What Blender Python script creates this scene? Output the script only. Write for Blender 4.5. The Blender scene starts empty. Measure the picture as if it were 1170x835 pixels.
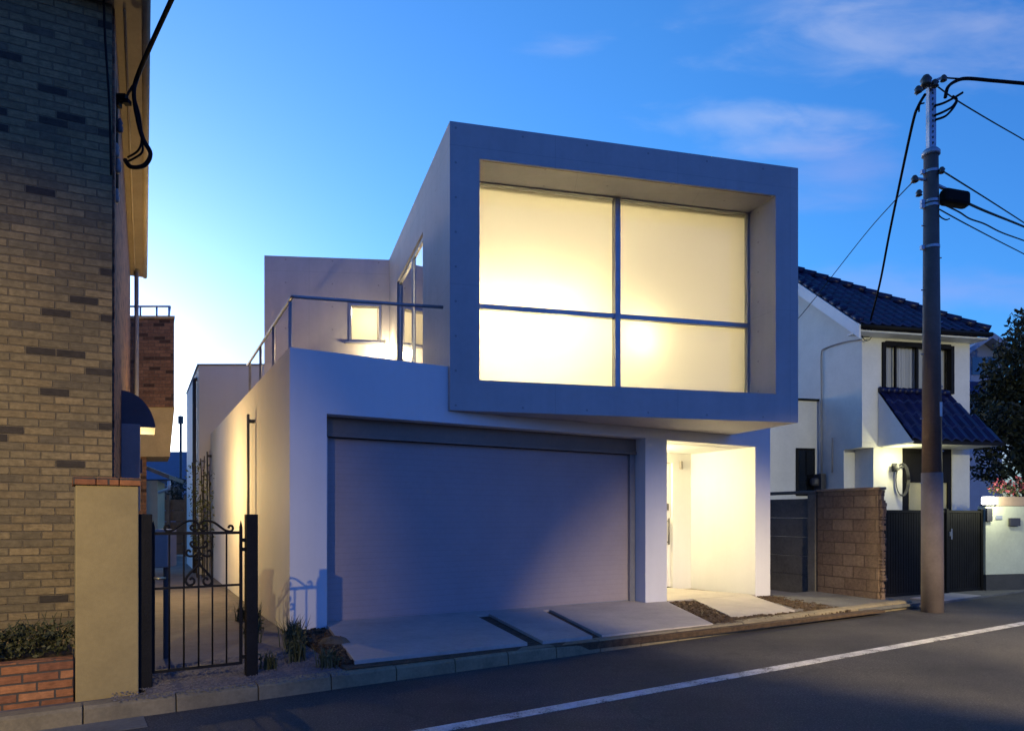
import bpy, math, random
from mathutils import Vector, Matrix
random.seed(7)
R = math.radians
S = bpy.context.scene
COL = S.collection
V = Vector

# ---------------------------------------------------------------- survey helpers
CAM_Z, FPX, CU, HV = 1.48, 780.0, 585.0, 590.0
def at(u, v, Y):                      # point at depth Y on the sight line u, v
    return V(((u - CU) / FPX * Y, Y, CAM_Z + (HV - v) / FPX * Y))
def on(p, d, u):                      # distance along plan line p + s*d where bearing u meets it
    k = (u - CU) / FPX
    return (k * p[1] - p[0]) / (d[0] - k * d[1])
def xy(p, d, s, z=0.0): return V((p[0] + d[0] * s, p[1] + d[1] * s, z))
def nrm(x, y):
    l = math.hypot(x, y); return (x / l, y / l)
UP = V((0, 0, 1))

# ---------------------------------------------------------------- materials
class NT:
    def __init__(s, name):
        s.m = bpy.data.materials.new(name); s.m.use_nodes = True
        s.t = s.m.node_tree; s.n = s.t.nodes; s.l = s.t.links
        s.b = s.n['Principled BSDF']; s.out = s.n['Material Output']
    def node(s, typ, **kw):
        x = s.n.new(typ)
        for k, v in kw.items():
            if k.startswith('i_'): x.inputs[int(k[2:])].default_value = v
            else: setattr(x, k, v)
        return x
    def link(s, a, b): s.l.new(a, b)
    def math(s, op, a, b=None):
        x = s.n.new('ShaderNodeMath'); x.operation = op
        for i, q in enumerate((a, b)):
            if q is None: continue
            if hasattr(q, 'is_linked'): s.l.new(q, x.inputs[i])
            else: x.inputs[i].default_value = q
        return x.outputs[0]
    def mix(s, f, a, b, mode='MIX'):
        x = s.n.new('ShaderNodeMix'); x.data_type = 'RGBA'; x.blend_type = mode
        for i, q in ((0, f), (6, a), (7, b)):
            if hasattr(q, 'is_linked'): s.l.new(q, x.inputs[i])
            elif i == 0: x.inputs[0].default_value = q
            else: x.inputs[i].default_value = (*q, 1)
        return x.outputs[2]
    def noise(s, vec, scale, detail=5, rough=.6):
        x = s.n.new('ShaderNodeTexNoise'); x.inputs['Scale'].default_value = scale
        x.inputs['Detail'].default_value = detail; x.inputs['Roughness'].default_value = rough
        if vec is not None: s.l.new(vec, x.inputs['Vector'])
        return x.outputs[0]
    def ramp(s, f, stops):
        x = s.n.new('ShaderNodeValToRGB'); e = x.color_ramp.elements
        while len(e) < len(stops): e.new(.5)
        for q, (p, c) in zip(e, stops):
            q.position = p; q.color = (*c, 1) if len(c) == 3 else c
        s.l.new(f, x.inputs[0]); return x.outputs[0]
    def bump(s, h, strength, dist=.01):
        x = s.n.new('ShaderNodeBump'); x.inputs['Strength'].default_value = strength
        x.inputs['Distance'].default_value = dist
        s.l.new(h, x.inputs['Height']); s.l.new(x.outputs[0], s.b.inputs['Normal'])
    def coord(s, k='Object'):
        x = s.n.new('ShaderNodeTexCoord'); return x.outputs[k]

def mat(name, c, rough=.6, var=.15, scale=3, bump=.0, bscale=60, metal=0, spec=.5, big=None):
    t = NT(name); co = t.coord()
    n1 = t.noise(co, scale, 6); n2 = t.noise(co, scale * 9, 4)
    f = t.math('ADD', t.math('MULTIPLY', n1, .65), t.math('MULTIPLY', n2, .35))
    lo = tuple(max(0, x * (1 - var * 1.6)) for x in c); hi = tuple(min(1, x * (1 + var * 1.6)) for x in c)
    t.link(t.ramp(f, [(.3, lo), (.7, hi)]), t.b.inputs['Base Color'])
    t.b.inputs['Roughness'].default_value = rough; t.b.inputs['Metallic'].default_value = metal
    t.b.inputs['Specular IOR Level'].default_value = spec
    if bump: t.bump(t.noise(co, bscale, 4), bump)
    return t.m

def emit(name, c, strength):
    t = NT(name); t.b.inputs['Base Color'].default_value = (.8, .8, .8, 1)
    t.b.inputs['Emission Color'].default_value = (*c, 1); t.b.inputs['Emission Strength'].default_value = strength
    return t.m

def brickmat(name, w, h, gap, stops, mortar, rough=.8, bump=.6):
    """running bond in metric UVs, one random colour per brick"""
    t = NT(name); sep = t.node('ShaderNodeSeparateXYZ'); t.link(t.coord('UV'), sep.inputs[0])
    co = t.coord()
    vv = t.math('DIVIDE', sep.outputs[1], h); row = t.math('FLOOR', vv); fv = t.math('FRACT', vv)
    sh = t.math('MULTIPLY', t.math('FLOORED_MODULO', row, 2.0), .5)
    rj = t.node('ShaderNodeTexWhiteNoise', noise_dimensions='1D'); t.link(row, rj.inputs['W'])
    uu = t.math('ADD', t.math('ADD', t.math('DIVIDE', sep.outputs[0], w), sh), t.math('MULTIPLY', rj.outputs[0], .14))
    col = t.math('FLOOR', uu); fu = t.math('FRACT', uu)
    cmb = t.node('ShaderNodeCombineXYZ'); t.link(col, cmb.inputs[0]); t.link(row, cmb.inputs[1])
    wn = t.node('ShaderNodeTexWhiteNoise', noise_dimensions='2D'); t.link(cmb.outputs[0], wn.inputs['Vector'])
    wob = t.math('MULTIPLY', t.math('SUBTRACT', t.noise(co, 40, 3), .5), .009)
    gu = t.math('ADD', t.math('MULTIPLY', t.math('MINIMUM', fu, t.math('SUBTRACT', 1.0, fu)), w), wob)
    gv = t.math('ADD', t.math('MULTIPLY', t.math('MINIMUM', fv, t.math('SUBTRACT', 1.0, fv)), h), wob)
    edge = t.math('MINIMUM', gu, gv)
    mr = t.node('ShaderNodeMapRange'); mr.inputs[1].default_value = gap * .5; mr.inputs[2].default_value = gap * .5 + .004
    t.link(edge, mr.inputs[0]); mask = mr.outputs[0]
    bc = t.ramp(wn.outputs[0], stops)
    streak = t.noise(co, 18, 5, .7); big = t.noise(co, 1.1, 3)
    bc = t.mix(.55, bc, t.ramp(streak, [(.3, (.45, .45, .45)), (.7, (1.3, 1.3, 1.3))]), 'MULTIPLY')
    bc = t.mix(.5, bc, t.ramp(big, [(.3, (.65, .65, .68)), (.7, (1.25, 1.22, 1.15))]), 'MULTIPLY')
    t.link(t.mix(mask, mortar, bc), t.b.inputs['Base Color'])
    t.b.inputs['Roughness'].default_value = rough; t.b.inputs['Specular IOR Level'].default_value = .25
    mpu = t.node('ShaderNodeMapping'); mpu.inputs['Scale'].default_value = (9, 45, 1); t.link(t.coord('UV'), mpu.inputs[0])
    split = t.noise(mpu.outputs[0], 1.6, 5, .7)
    bc = t.mix(.6, bc, t.ramp(split, [(.3, (.55, .55, .56)), (.5, (1, 1, 1)), (.7, (1.3, 1.28, 1.24))]), 'MULTIPLY')
    for l_ in list(t.b.inputs['Base Color'].links): t.l.remove(l_)
    t.link(t.mix(mask, mortar, bc), t.b.inputs['Base Color'])
    streak = t.math('ADD', t.math('MULTIPLY', streak, .5), t.math('MULTIPLY', split, 1.1))
    hgt = t.math('ADD', t.math('MULTIPLY', mask, t.math('ADD', .6, t.math('MULTIPLY', wn.outputs[0], .5))), t.math('MULTIPLY', streak, .35))
    t.bump(hgt, bump, .012)
    return t.m

def concretemat(name, c, px, pz, holes=True, rough=.7, stain=.25):
    """painted / fair-faced concrete: panel joints, tie holes, cloudy tone, rain streaks"""
    t = NT(name); co = t.coord(); sep = t.node('ShaderNodeSeparateXYZ'); t.link(t.coord('UV'), sep.inputs[0])
    n1 = t.noise(co, 1.3, 6, .55); n2 = t.noise(co, 14, 5, .6)
    mp = t.node('ShaderNodeMapping'); mp.inputs['Scale'].default_value = (5, 5, .35); t.link(co, mp.inputs[0])
    n3 = t.noise(mp.outputs[0], 1.2, 5, .6)
    lo = tuple(x * (1 - stain) for x in c); hi = tuple(min(1, x * (1 + stain * .6)) for x in c)
    f = t.math('ADD', t.math('MULTIPLY', n1, .5), t.math('ADD', t.math('MULTIPLY', n3, .3), t.math('MULTIPLY', n2, .2)))
    base = t.ramp(f, [(.32, lo), (.68, hi)])
    hgt = t.math('MULTIPLY', n2, .25)
    if holes:
        du = t.math('MULTIPLY', t.math('SUBTRACT', t.math('FRACT', t.math('DIVIDE', sep.outputs[0], px)), .5), px)
        dv = t.math('MULTIPLY', t.math('SUBTRACT', t.math('FRACT', t.math('DIVIDE', sep.outputs[1], pz)), .5), pz)
        r = t.math('SQRT', t.math('ADD', t.math('MULTIPLY', du, du), t.math('MULTIPLY', dv, dv)))
        hole = t.math('LESS_THAN', r, .016)
        ju = t.math('LESS_THAN', t.math('ABSOLUTE', t.math('SUBTRACT', t.math('FRACT', t.math('DIVIDE', sep.outputs[0], px * 2)), .5)), .0022)
        jv = t.math('LESS_THAN', t.math('ABSOLUTE', t.math('SUBTRACT', t.math('FRACT', t.math('DIVIDE', sep.outputs[1], pz * 4)), .5)), .002)
        j = t.math('MULTIPLY', t.math('MAXIMUM', ju, jv), .35)
        k = t.math('MAXIMUM', t.math('MULTIPLY', hole, .6), j)
        base = t.mix(k, base, tuple(x * .45 for x in c))
        hgt = t.math('SUBTRACT', hgt, t.math('MULTIPLY', k, 1.0))
    t.link(base, t.b.inputs['Base Color']); t.b.inputs['Roughness'].default_value = rough
    t.b.inputs['Specular IOR Level'].default_value = .3
    t.bump(hgt, .25, .006)
    return t.m

def glassmat(name, tint=(1, 1, 1), gl=.0):
    t = NT(name); tr = t.node('ShaderNodeBsdfTransparent'); tr.inputs[0].default_value = (*tint, 1)
    g = t.node('ShaderNodeBsdfGlossy'); g.inputs['Roughness'].default_value = .02
    fr = t.node('ShaderNodeFresnel'); fr.inputs[0].default_value = 1.5
    m = t.node('ShaderNodeMixShader'); t.link(t.math('MINIMUM', t.math('ADD', t.math('MULTIPLY', fr.outputs[0], 1.0), gl), 1.0), m.inputs[0])
    t.link(tr.outputs[0], m.inputs[1]); t.link(g.outputs[0], m.inputs[2]); t.link(m.outputs[0], t.out.inputs[0])
    return t.m

def clothmat(name, c, trans):
    t = NT(name); d = t.node('ShaderNodeBsdfDiffuse'); d.inputs[0].default_value = (*c, 1)
    x = t.node('ShaderNodeBsdfTranslucent'); x.inputs[0].default_value = (*c, 1)
    m = t.node('ShaderNodeMixShader'); m.inputs[0].default_value = trans
    t.link(d.outputs[0], m.inputs[1]); t.link(x.outputs[0], m.inputs[2]); t.link(m.outputs[0], t.out.inputs[0])
    return t.m

def leafmat(name, c1, c2, c3=None):
    t = NT(name); co = t.coord()
    g = t.node('ShaderNodeNewGeometry'); wn = t.math('ADD', t.math('MULTIPLY', g.outputs['Random Per Island'], .6), t.math('MULTIPLY', t.noise(co, 2.5, 3), .4))
    st = [(.2, c1), (.75, c2)] + ([(.9, c3)] if c3 else [])
    t.link(t.ramp(wn, st), t.b.inputs['Base Color']); t.b.inputs['Roughness'].default_value = .55
    t.b.inputs['Specular IOR Level'].default_value = .3
    return t.m

def asphaltmat():
    t = NT('asphalt'); co = t.coord()
    fine = t.noise(co, 60, 6, .9); mid = t.noise(co, 12, 5); big = t.noise(co, .55, 4)
    mp = t.node('ShaderNodeMapping'); mp.inputs['Rotation'].default_value = (0, 0, -R(32.5)); mp.inputs['Scale'].default_value = (.12, 1.6, 1)
    t.link(co, mp.inputs[0]); tr = t.noise(mp.outputs[0], 1.0, 4)
    c = t.ramp(fine, [(.34, (.014, .0135, .0135)), (.52, (.042, .040, .040)), (.64, (.16, .15, .145))])
    c = t.mix(.7, c, t.ramp(big, [(.3, (.45, .45, .45)), (.7, (1.6, 1.57, 1.52))]), 'MULTIPLY')
    c = t.mix(.5, c, t.ramp(mid, [(.35, (.75, .75, .75)), (.7, (1.2, 1.2, 1.2))]), 'MULTIPLY')
    c = t.mix(.5, c, t.ramp(tr, [(.35, (.7, .7, .7)), (.65, (1.25, 1.25, 1.25))]), 'MULTIPLY')
    vo = t.node('ShaderNodeTexVoronoi', feature='DISTANCE_TO_EDGE'); vo.inputs['Scale'].default_value = .55
    wv = t.node('ShaderNodeVectorMath', operation='ADD'); nz = t.node('ShaderNodeTexNoise'); nz.inputs['Scale'].default_value = 2.2; nz.inputs['Detail'].default_value = 6
    t.link(co, nz.inputs['Vector']); t.link(co, wv.inputs[0]); t.link(nz.outputs[1], wv.inputs[1]); t.link(wv.outputs[0], vo.inputs['Vector'])
    crack = t.math('MULTIPLY', t.math('LESS_THAN', vo.outputs[0], .008), .35)
    c = t.mix(crack, c, (.012, .012, .012))
    t.link(c, t.b.inputs['Base Color']); t.b.inputs['Roughness'].default_value = .82
    t.bump(t.math('ADD', fine, t.math('MULTIPLY', mid, .4)), .7, .006)
    return t.m

def paintline():
    t = NT('road_paint'); co = t.coord(); n = t.noise(co, 60, 6, .75); b = t.noise(co, 5, 4)
    f = t.math('ADD', t.math('MULTIPLY', n, .6), t.math('MULTIPLY', b, .4))
    t.link(t.ramp(f, [(.41, (.07, .065, .06)), (.47, (.42, .42, .41)), (.62, (.68, .68, .67))]), t.b.inputs['Base Color'])
    t.b.inputs['Roughness'].default_value = .7; t.bump(n, .4, .004); return t.m

M = dict(
    paint=concretemat('white_wall_paint', (.66, .67, .70), .9, .45, False, .75, .06),
    concrete=concretemat('fair_faced_concrete', (.42, .41, .43), .9, .45, True, .65, .16),
    interior=mat('interior_plaster', (.80, .77, .70), .8, .03),
    blind=clothmat('blind_fabric', (.94, .92, .84), .55),
    curtain=clothmat('curtain_fabric', (.75, .73, .68), .3),
    glass=glassmat('window_glass'),
    darkglass=glassmat('dark_window_glass', (.35, .38, .42), .05),
    alu=mat('grey_aluminium', (.30, .31, .34), .4, .08, 6, 0, 60, .6),
    shutter=mat('shutter_steel', (.33, .29, .31), .6, .05, 2, 0, 60, 0, .3),
    darksteel=mat('dark_shutter_box', (.17, .14, .12), .5, .1),
    pipe=mat('dark_pipe', (.045, .045, .055), .45, .15),
    iron=mat('black_iron', (.008, .008, .009), .6, .3, 8, .3, 90, 0, .2),
    gatepanel=mat('black_gate_panel', (.008, .008, .008), .7, .3, 3, 0, 60, 0, .15),
    brass=mat('brass_handle', (.5, .42, .25), .3, .1, 5, 0, 60, 1),
    brick=brickmat('tan_brick', .225, .071, .006, [(0, (.05, .043, .036)), (.07, (.06, .05, .04)), (.085, (.14, .115, .075)), (.3, (.20, .16, .09)), (.55, (.25, .195, .105)), (.8, (.21, .16, .085)), (1, (.29, .22, .115))], (.15, .12, .075), .85, .9),
    brickred=brickmat('orange_brick', .225, .068, .010, [(0, (.24, .10, .05)), (.5, (.36, .15, .06)), (1, (.46, .21, .09))], (.07, .06, .05), .75, .5),
    brickside=brickmat('brown_brick', .235, .072, .007, [(0, (.07, .04, .03)), (.12, (.10, .055, .04)), (.16, (.20, .105, .07)), (1, (.30, .16, .10))], (.12, .09, .07), .8, .5),
    blockwall=brickmat('concrete_block', .42, .205, .010, [(0, (.15, .105, .075)), (1, (.21, .15, .105))], (.10, .07, .05), .9, .9),
    panel=mat('grey_concrete_panel', (.10, .095, .085), .85, .25, 2.5, .4, 40),
    render=mat('pillar_render', (.34, .265, .115), .85, .10, 3, .35, 130),
    tan=mat('tan_soffit', (.30, .235, .155), .7, .12, 3),
    tanlight=mat('tan_render', (.46, .36, .22), .8, .12, 3, .2, 80),
    awning=mat('navy_awning', (.075, .07, .09), .6, .1),
    boxgrey=mat('grey_meter_box', (.24, .225, .225), .5, .08),
    rail=mat('pale_metal_rail', (.45, .48, .55), .4, .08, 4, 0, 60, .5),
    kerb=mat('kerb_concrete', (.22, .185, .115), .85, .22, 4, .5, 120),
    gutter=mat('gutter_concrete', (.13, .13, .12), .85, .25, 3, .5, 120),
    slab=mat('driveway_concrete', (.40, .37, .34), .8, .13, 2.2, .25, 90),
    soil=mat('dark_soil', (.075, .048, .026), .95, .5, 14, 1.0, 60),
    gravel=mat('pale_gravel_bed', (.15, .14, .14), .9, .45, 30, 1.0, 70),
    path=mat('grey_paved_path', (.11, .10, .11), .85, .2, 5, .4, 50),
    yard=mat('yard_earth', (.13, .12, .11), .9, .3, 4, .5, 50),
    far=mat('distant_ground', (.10, .10, .09), .9, .2, .2),
    asphalt=asphaltmat(), line=paintline(),
    white=mat('white_house_stucco', (.68, .65, .61), .85, .06, 2, .25, 150),
    fascia=mat('white_fascia_board', (.70, .70, .72), .6, .05),
    tile=mat('blue_glazed_tile', (.006, .008, .046), .38, .4, 5, .0, 60, 0, .3),
    darkwood=mat('dark_window_frame', (.010, .009, .009), .6, .2, 3, 0, 60, 0, .15),
    yellowdoor=mat('cream_door', (.52, .44, .24), .6, .08),
    green=mat('pale_green_wall', (.52, .54, .42), .85, .10, 2, .25, 120),
    plinth=mat('dark_plinth', (.05, .05, .05), .9, .2),
    pole=mat('brown_steel_pole', (.115, .078, .064), .6, .2, 3, .15, 50),
    polesheet=mat('grey_pole_sheet', (.15, .122, .112), .7, .15, 3, .3, 90),
    galv=mat('galvanised_steel', (.33, .36, .42), .45, .15, 8, 0, 60, .6),
    cable=mat('black_cable', (.006, .006, .007), .7, .1, 3, 0, 60, 0, .15),
    ceramic=mat('brown_insulator', (.06, .04, .03), .3, .1),
    farwall=mat('far_house_wall', (.34, .36, .44), .8, .08),
    farroof=mat('far_blue_roof', (.02, .03, .12), .5, .2, 4),
    wood=mat('weathered_board', (.22, .15, .10), .85, .25, 4, .3, 30),
    bark=mat('dark_bark', (.03, .024, .018), .9, .3, 8, .6, 30),
    leafdark=leafmat('dark_leaves', (.014, .016, .008), (.032, .036, .015), (.05, .055, .022)),
    leafmid=leafmat('hedge_leaves', (.03, .035, .018), (.07, .075, .03), (.13, .12, .07)),
    leaflit=leafmat('bamboo_leaves', (.06, .08, .03), (.14, .16, .05), (.2, .2, .08)),
    grass=leafmat('grass_blades', (.035, .05, .022), (.09, .10, .05), (.17, .15, .10)),
    flower=leafmat('red_flowers', (.22, .03, .05), (.40, .09, .12), (.45, .25, .28)),
    terracotta=mat('pale_planter', (.38, .27, .20), .8, .1),
    lamp_white=emit('lit_white_lamp', (1, .97, .88), 2.5),
    lamp_warm=emit('lit_warm_lamp', (1, .80, .48), 3.0),
    lamp_green=emit('lit_street_lamp', (.9, 1, .72), 3.0),
    rock=mat('brown_rock', (.10, .085, .06), .9, .3, 9, .6, 30),
    plate=mat('pale_plate', (.6, .6, .6), .5, .05),
)

# ---------------------------------------------------------------- mesh builder
class MB:
    def __init__(s): s.v = []; s.f = []; s.uvfix = None
    def add(s, pts, faces):
        o = len(s.v); s.v += [V(p) for p in pts]; s.f += [tuple(i + o for i in f) for f in faces]; return s
    def quad(s, *p): return s.add(p, [tuple(range(len(p)))])
    def para(s, o, a, b, c):           # parallelepiped
        o, a, b, c = V(o), V(a), V(b), V(c)
        if a.cross(b).dot(c) < 0: a, b = b, a
        return s.add([o, o + a, o + a + b, o + b, o + c, o + a + c, o + a + b + c, o + b + c],
                     [(0, 3, 2, 1), (4, 5, 6, 7), (0, 1, 5, 4), (1, 2, 6, 5), (2, 3, 7, 6), (3, 0, 4, 7)])
    def prism(s, poly, z0, z1):        # plan polygon; z1 number or list per vertex
        n = len(poly); area = sum(poly[i][0] * poly[(i + 1) % n][1] - poly[(i + 1) % n][0] * poly[i][1] for i in range(n))
        zs = z1 if isinstance(z1, (list, tuple)) else [z1] * n
        P = list(zip(poly, zs))
        if area < 0: P.reverse()
        b = [V((p[0], p[1], z0)) for p, _ in P]; t = [V((p[0], p[1], z)) for p, z in P]
        return s.add(b + t, [tuple(range(n - 1, -1, -1)), tuple(range(n, 2 * n))] + [(i, (i + 1) % n, n + (i + 1) % n, n + i) for i in range(n)])
    def tube(s, pts, r, seg=8, caps=True):
        pts = [V(p) for p in pts]; n = len(pts); rr = r if isinstance(r, (list, tuple)) else [r] * n
        ref = None; vs = []; fs = []
        for i, p in enumerate(pts):
            d = (pts[min(i + 1, n - 1)] - pts[max(i - 1, 0)])
            if d.length < 1e-9: d = V((0, 0, 1))
            d.normalize()
            if ref is None: ref = V((0, 0, 1)) if abs(d.z) < .9 else V((1, 0, 0))
            a = d.cross(ref)
            if a.length < 1e-4: a = d.cross(V((.3, .8, .1)))
            a.normalize(); b = a.cross(d); ref = b.copy()
            for k in range(seg):
                w = 2 * math.pi * k / seg; vs.append(p + (a * math.cos(w) + b * math.sin(w)) * rr[i])
        for i in range(n - 1):
            for k in range(seg):
                k2 = (k + 1) % seg; fs.append((i * seg + k, i * seg + k2, (i + 1) * seg + k2, (i + 1) * seg + k))
        if caps: fs += [tuple(range(seg - 1, -1, -1)), tuple((n - 1) * seg + k for k in range(seg))]
        return s.add(vs, fs)
    def lathe(s, c, prof, seg=16):     # prof list of (r, z) from centre c
        vs = []; fs = []
        for r, z in prof:
            for k in range(seg):
                w = 2 * math.pi * k / seg; vs.append(V(c) + V((r * math.cos(w), r * math.sin(w), z)))
        n = len(prof)
        for i in range(n - 1):
            for k in range(seg):
                k2 = (k + 1) % seg; fs.append((i * seg + k, i * seg + k2, (i + 1) * seg + k2, (i + 1) * seg + k))
        fs += [tuple(range(seg - 1, -1, -1)), tuple((n - 1) * seg + k for k in range(seg))]
        return s.add(vs, fs)
    def wall(s, p, d, L, tv, z0, z1, holes=(), s0=0.0):
        """wall with openings; holes (sa, sb, za, zb); tv thickness vector"""
        d3 = V((d[0], d[1], 0)); p3 = V((p[0], p[1], 0)); tv = V((tv[0], tv[1], 0))
        ss = sorted({s0, L, *[min(max(q, s0), L) for h in holes for q in h[:2]]}); zz = sorted({z0, z1, *[min(max(q, z0), z1) for h in holes for q in h[2:]]})
        def solid(i, j):
            if i < 0 or j < 0 or i >= len(ss) - 1 or j >= len(zz) - 1: return False
            a = (ss[i] + ss[i + 1]) / 2; b = (zz[j] + zz[j + 1]) / 2
            return not any(h[0] < a < h[1] and h[2] < b < h[3] for h in holes)
        P = lambda a, z, k: p3 + d3 * a + tv * k + UP * z
        flip = d3.cross(UP).dot(tv) > 0
        def q(*pts): s.quad(*(reversed(pts) if flip else pts))
        for i in range(len(ss) - 1):
            for j in range(len(zz) - 1):
                if not solid(i, j): continue
                a, b, y, z = ss[i], ss[i + 1], zz[j], zz[j + 1]
                q(P(a, y, 0), P(b, y, 0), P(b, z, 0), P(a, z, 0)); q(P(b, y, 1), P(a, y, 1), P(a, z, 1), P(b, z, 1))
                if not solid(i - 1, j): q(P(a, y, 1), P(a, y, 0), P(a, z, 0), P(a, z, 1))
                if not solid(i + 1, j): q(P(b, y, 0), P(b, y, 1), P(b, z, 1), P(b, z, 0))
                if not solid(i, j - 1): q(P(a, y, 1), P(b, y, 1), P(b, y, 0), P(a, y, 0))
                if not solid(i, j + 1): q(P(a, z, 0), P(b, z, 0), P(b, z, 1), P(a, z, 1))
        return s
    def leaves(s, c, rad, n, size, flat=.0, fn=None):
        c = V(c)
        for _ in range(n):
            while True:
                p = V((random.uniform(-1, 1), random.uniform(-1, 1), random.uniform(-1, 1)))
                if .15 < p.length < 1: break
            p = V((p.x * rad[0], p.y * rad[1], p.z * rad[2])) + c
            if fn and not fn(p): continue
            a = V((random.gauss(0, 1), random.gauss(0, 1), random.gauss(0, 1) * (1 - flat))).normalized()
            b = a.cross(V((random.gauss(0, 1), random.gauss(0, 1), random.gauss(0, 1)))).normalized()
            l = size * random.uniform(.6, 1.4); w = l * .45
            s.quad(p - a * l / 2, p + b * w / 2, p + a * l / 2, p - b * w / 2)
        return s
    def build(s, name, m, parent=None, smooth=False, bevel=0, world=True):
        me = bpy.data.meshes.new(name); me.from_pydata([tuple(p) for p in s.v], [], s.f); me.update()
        uv = me.uv_layers.new(name='UVMap')
        for poly in me.polygons:
            n = poly.normal
            if abs(n.z) > .75: f = lambda p: (p.x, p.y)
            else:
                t = V((-n.y, n.x, 0)).normalized(); f = lambda p, t=t: (p.dot(t), p.z)
            for li in poly.loop_indices: uv.data[li].uv = f(me.vertices[me.loops[li].vertex_index].co)
        if smooth: me.polygons.foreach_set('use_smooth', [True] * len(me.polygons))
        me.materials.append(m)
        o = bpy.data.objects.new(name, me); COL.objects.link(o)
        if bevel:
            b = o.modifiers.new('bevel', 'BEVEL'); b.width = bevel; b.segments = 2; b.limit_method = 'ANGLE'
        if parent:
            o.parent = parent
            if world: o.matrix_parent_inverse = parent_world(parent).inverted()
        return o
WORLD = {}
def parent_world(o):
    if o.type == 'EMPTY': return Matrix.Translation(o.location)
    return Matrix.Identity(4)

def tag(o, label=None, cat=None, group=None, kind=None):
    if label: o['label'] = label
    if cat: o['category'] = cat
    if group: o['group'] = group
    if kind: o['kind'] = kind
    return o
def thing(name, label, cat, loc, group=None):
    o = bpy.data.objects.new(name, None); o.empty_display_size = .2; COL.objects.link(o); o.location = V(loc)
    return tag(o, label, cat, group)
def child_of(o, parent):
    o.parent = parent; o.matrix_parent_inverse = parent_world(parent).inverted(); return o
def light(name, kind, loc, energy, color, size=.1, parent=None, aim=None, cone=None, blend=.5):
    L = bpy.data.lights.new(name, kind); L.energy = energy; L.color = color
    if kind in ('POINT', 'SPOT'): L.shadow_soft_size = size
    if cone: L.spot_size = R(cone); L.spot_blend = blend
    o = bpy.data.objects.new(name, L); COL.objects.link(o); o.location = V(loc)
    if aim is not None: o.rotation_euler = (V(aim) - V(loc)).to_track_quat('-Z', 'Y').to_euler()
    if parent: child_of(o, parent)
    return o
def copy_tree(o, parent=None):
    c = o.copy(); COL.objects.link(c)
    if parent: c.parent = parent
    for ch in list(o.children): copy_tree(ch, c)
    return c
def sag(a, b, drop, n=14):
    a, b = V(a), V(b); return [a.lerp(b, i / n) - UP * drop * 4 * (i / n) * (1 - i / n) for i in range(n + 1)]
def smooth_path(pts, n=6):             # Catmull-Rom through points
    P = [V(p) for p in pts]; out = []
    for i in range(len(P) - 1):
        p0, p1, p2, p3 = P[max(i - 1, 0)], P[i], P[i + 1], P[min(i + 2, len(P) - 1)]
        for k in range(n):
            t = k / n
            out.append(.5 * ((2 * p1) + (p2 - p0) * t + (2 * p0 - 5 * p1 + 4 * p2 - p3) * t * t + (3 * p1 - p0 - 3 * p2 + p3) * t ** 3))
    return out + [P[-1]]

# ================================================================ GROUND
KD = nrm(.838, .545); KN = (-KD[1], KD[0])          # street direction, and away from the road
K0 = (.133, 6.93)
def kp(k, n, z=0): return V((K0[0] + KD[0] * k + KN[0] * n, K0[1] + KD[1] * k + KN[1] * n, z))
def strip(k0, k1, n0, n1): return [kp(k0, n0)[:2], kp(k1, n0)[:2], kp(k1, n1)[:2], kp(k0, n1)[:2]]
MB().prism([(-1500, -1500), (1500, -1500), (1500, 1500), (-1500, 1500)], -.3, -.06).build('ground', M['far']); g = bpy.data.objects['ground']; tag(g, kind='structure')
tag(MB().prism(strip(-90, 120, -14, .02), -.055, 0).build('road', M['asphalt']), kind='structure')
tag(MB().prism(strip(-40, -3.42, -.30, -.006), -.05, .006).build('gutter_strip', M['gutter']), kind='structure')
lm = MB()
W0 = (-.695, 4.71); WD = nrm(7.91, 4.91); WN = (-WD[1], WD[0])
lm.prism([(W0[0] + WD[0] * a + WN[0] * b, W0[1] + WD[1] * a + WN[1] * b) for a, b in ((-12, 0), (90, 0), (90, -.13), (-12, -.13))], .001, .005)
tag(lm.build('road_line', M['line']), kind='structure')
kb = MB(); k = -20.0
random.seed(3)
while k < 7.2:
    L = .6 if k > -5 else 1.2
    z = .125 + random.uniform(-.004, .004)
    a = kp(k + .004, -.0); bq = kp(k + L - .004, -.0)
    for q in ((0, .0, .10, .105),):
        kb.add([kp(k + .004, -.004, -.04), kp(k + L - .004, -.004, -.04), kp(k + L - .004, .006, z - .02), kp(k + .004, .006, z - .02), kp(k + .004, .03, z), kp(k + L - .004, .03, z),
                kp(k + .004, .16, z), kp(k + L - .004, .16, z), kp(k + .004, .16, -.04), kp(k + L - .004, .16, -.04)],
               [(0, 1, 2, 3), (3, 2, 5, 4), (4, 5, 7, 6), (6, 7, 9, 8), (0, 3, 4, 6, 8), (1, 9, 7, 5, 2)])
    k += L
tag(kb.build('kerb', M['kerb'], bevel=.006), kind='structure')
# raised land behind the kerb, lower pavement by the pole
tag(MB().prism(strip(-60, 7.2, .165, 60), -.05, .095).build('yard_ground', M['yard']), kind='structure')
tag(MB().prism(strip(7.2, 60, .02, 60), -.05, .03).build('pavement', M['gutter']), kind='structure')

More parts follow.
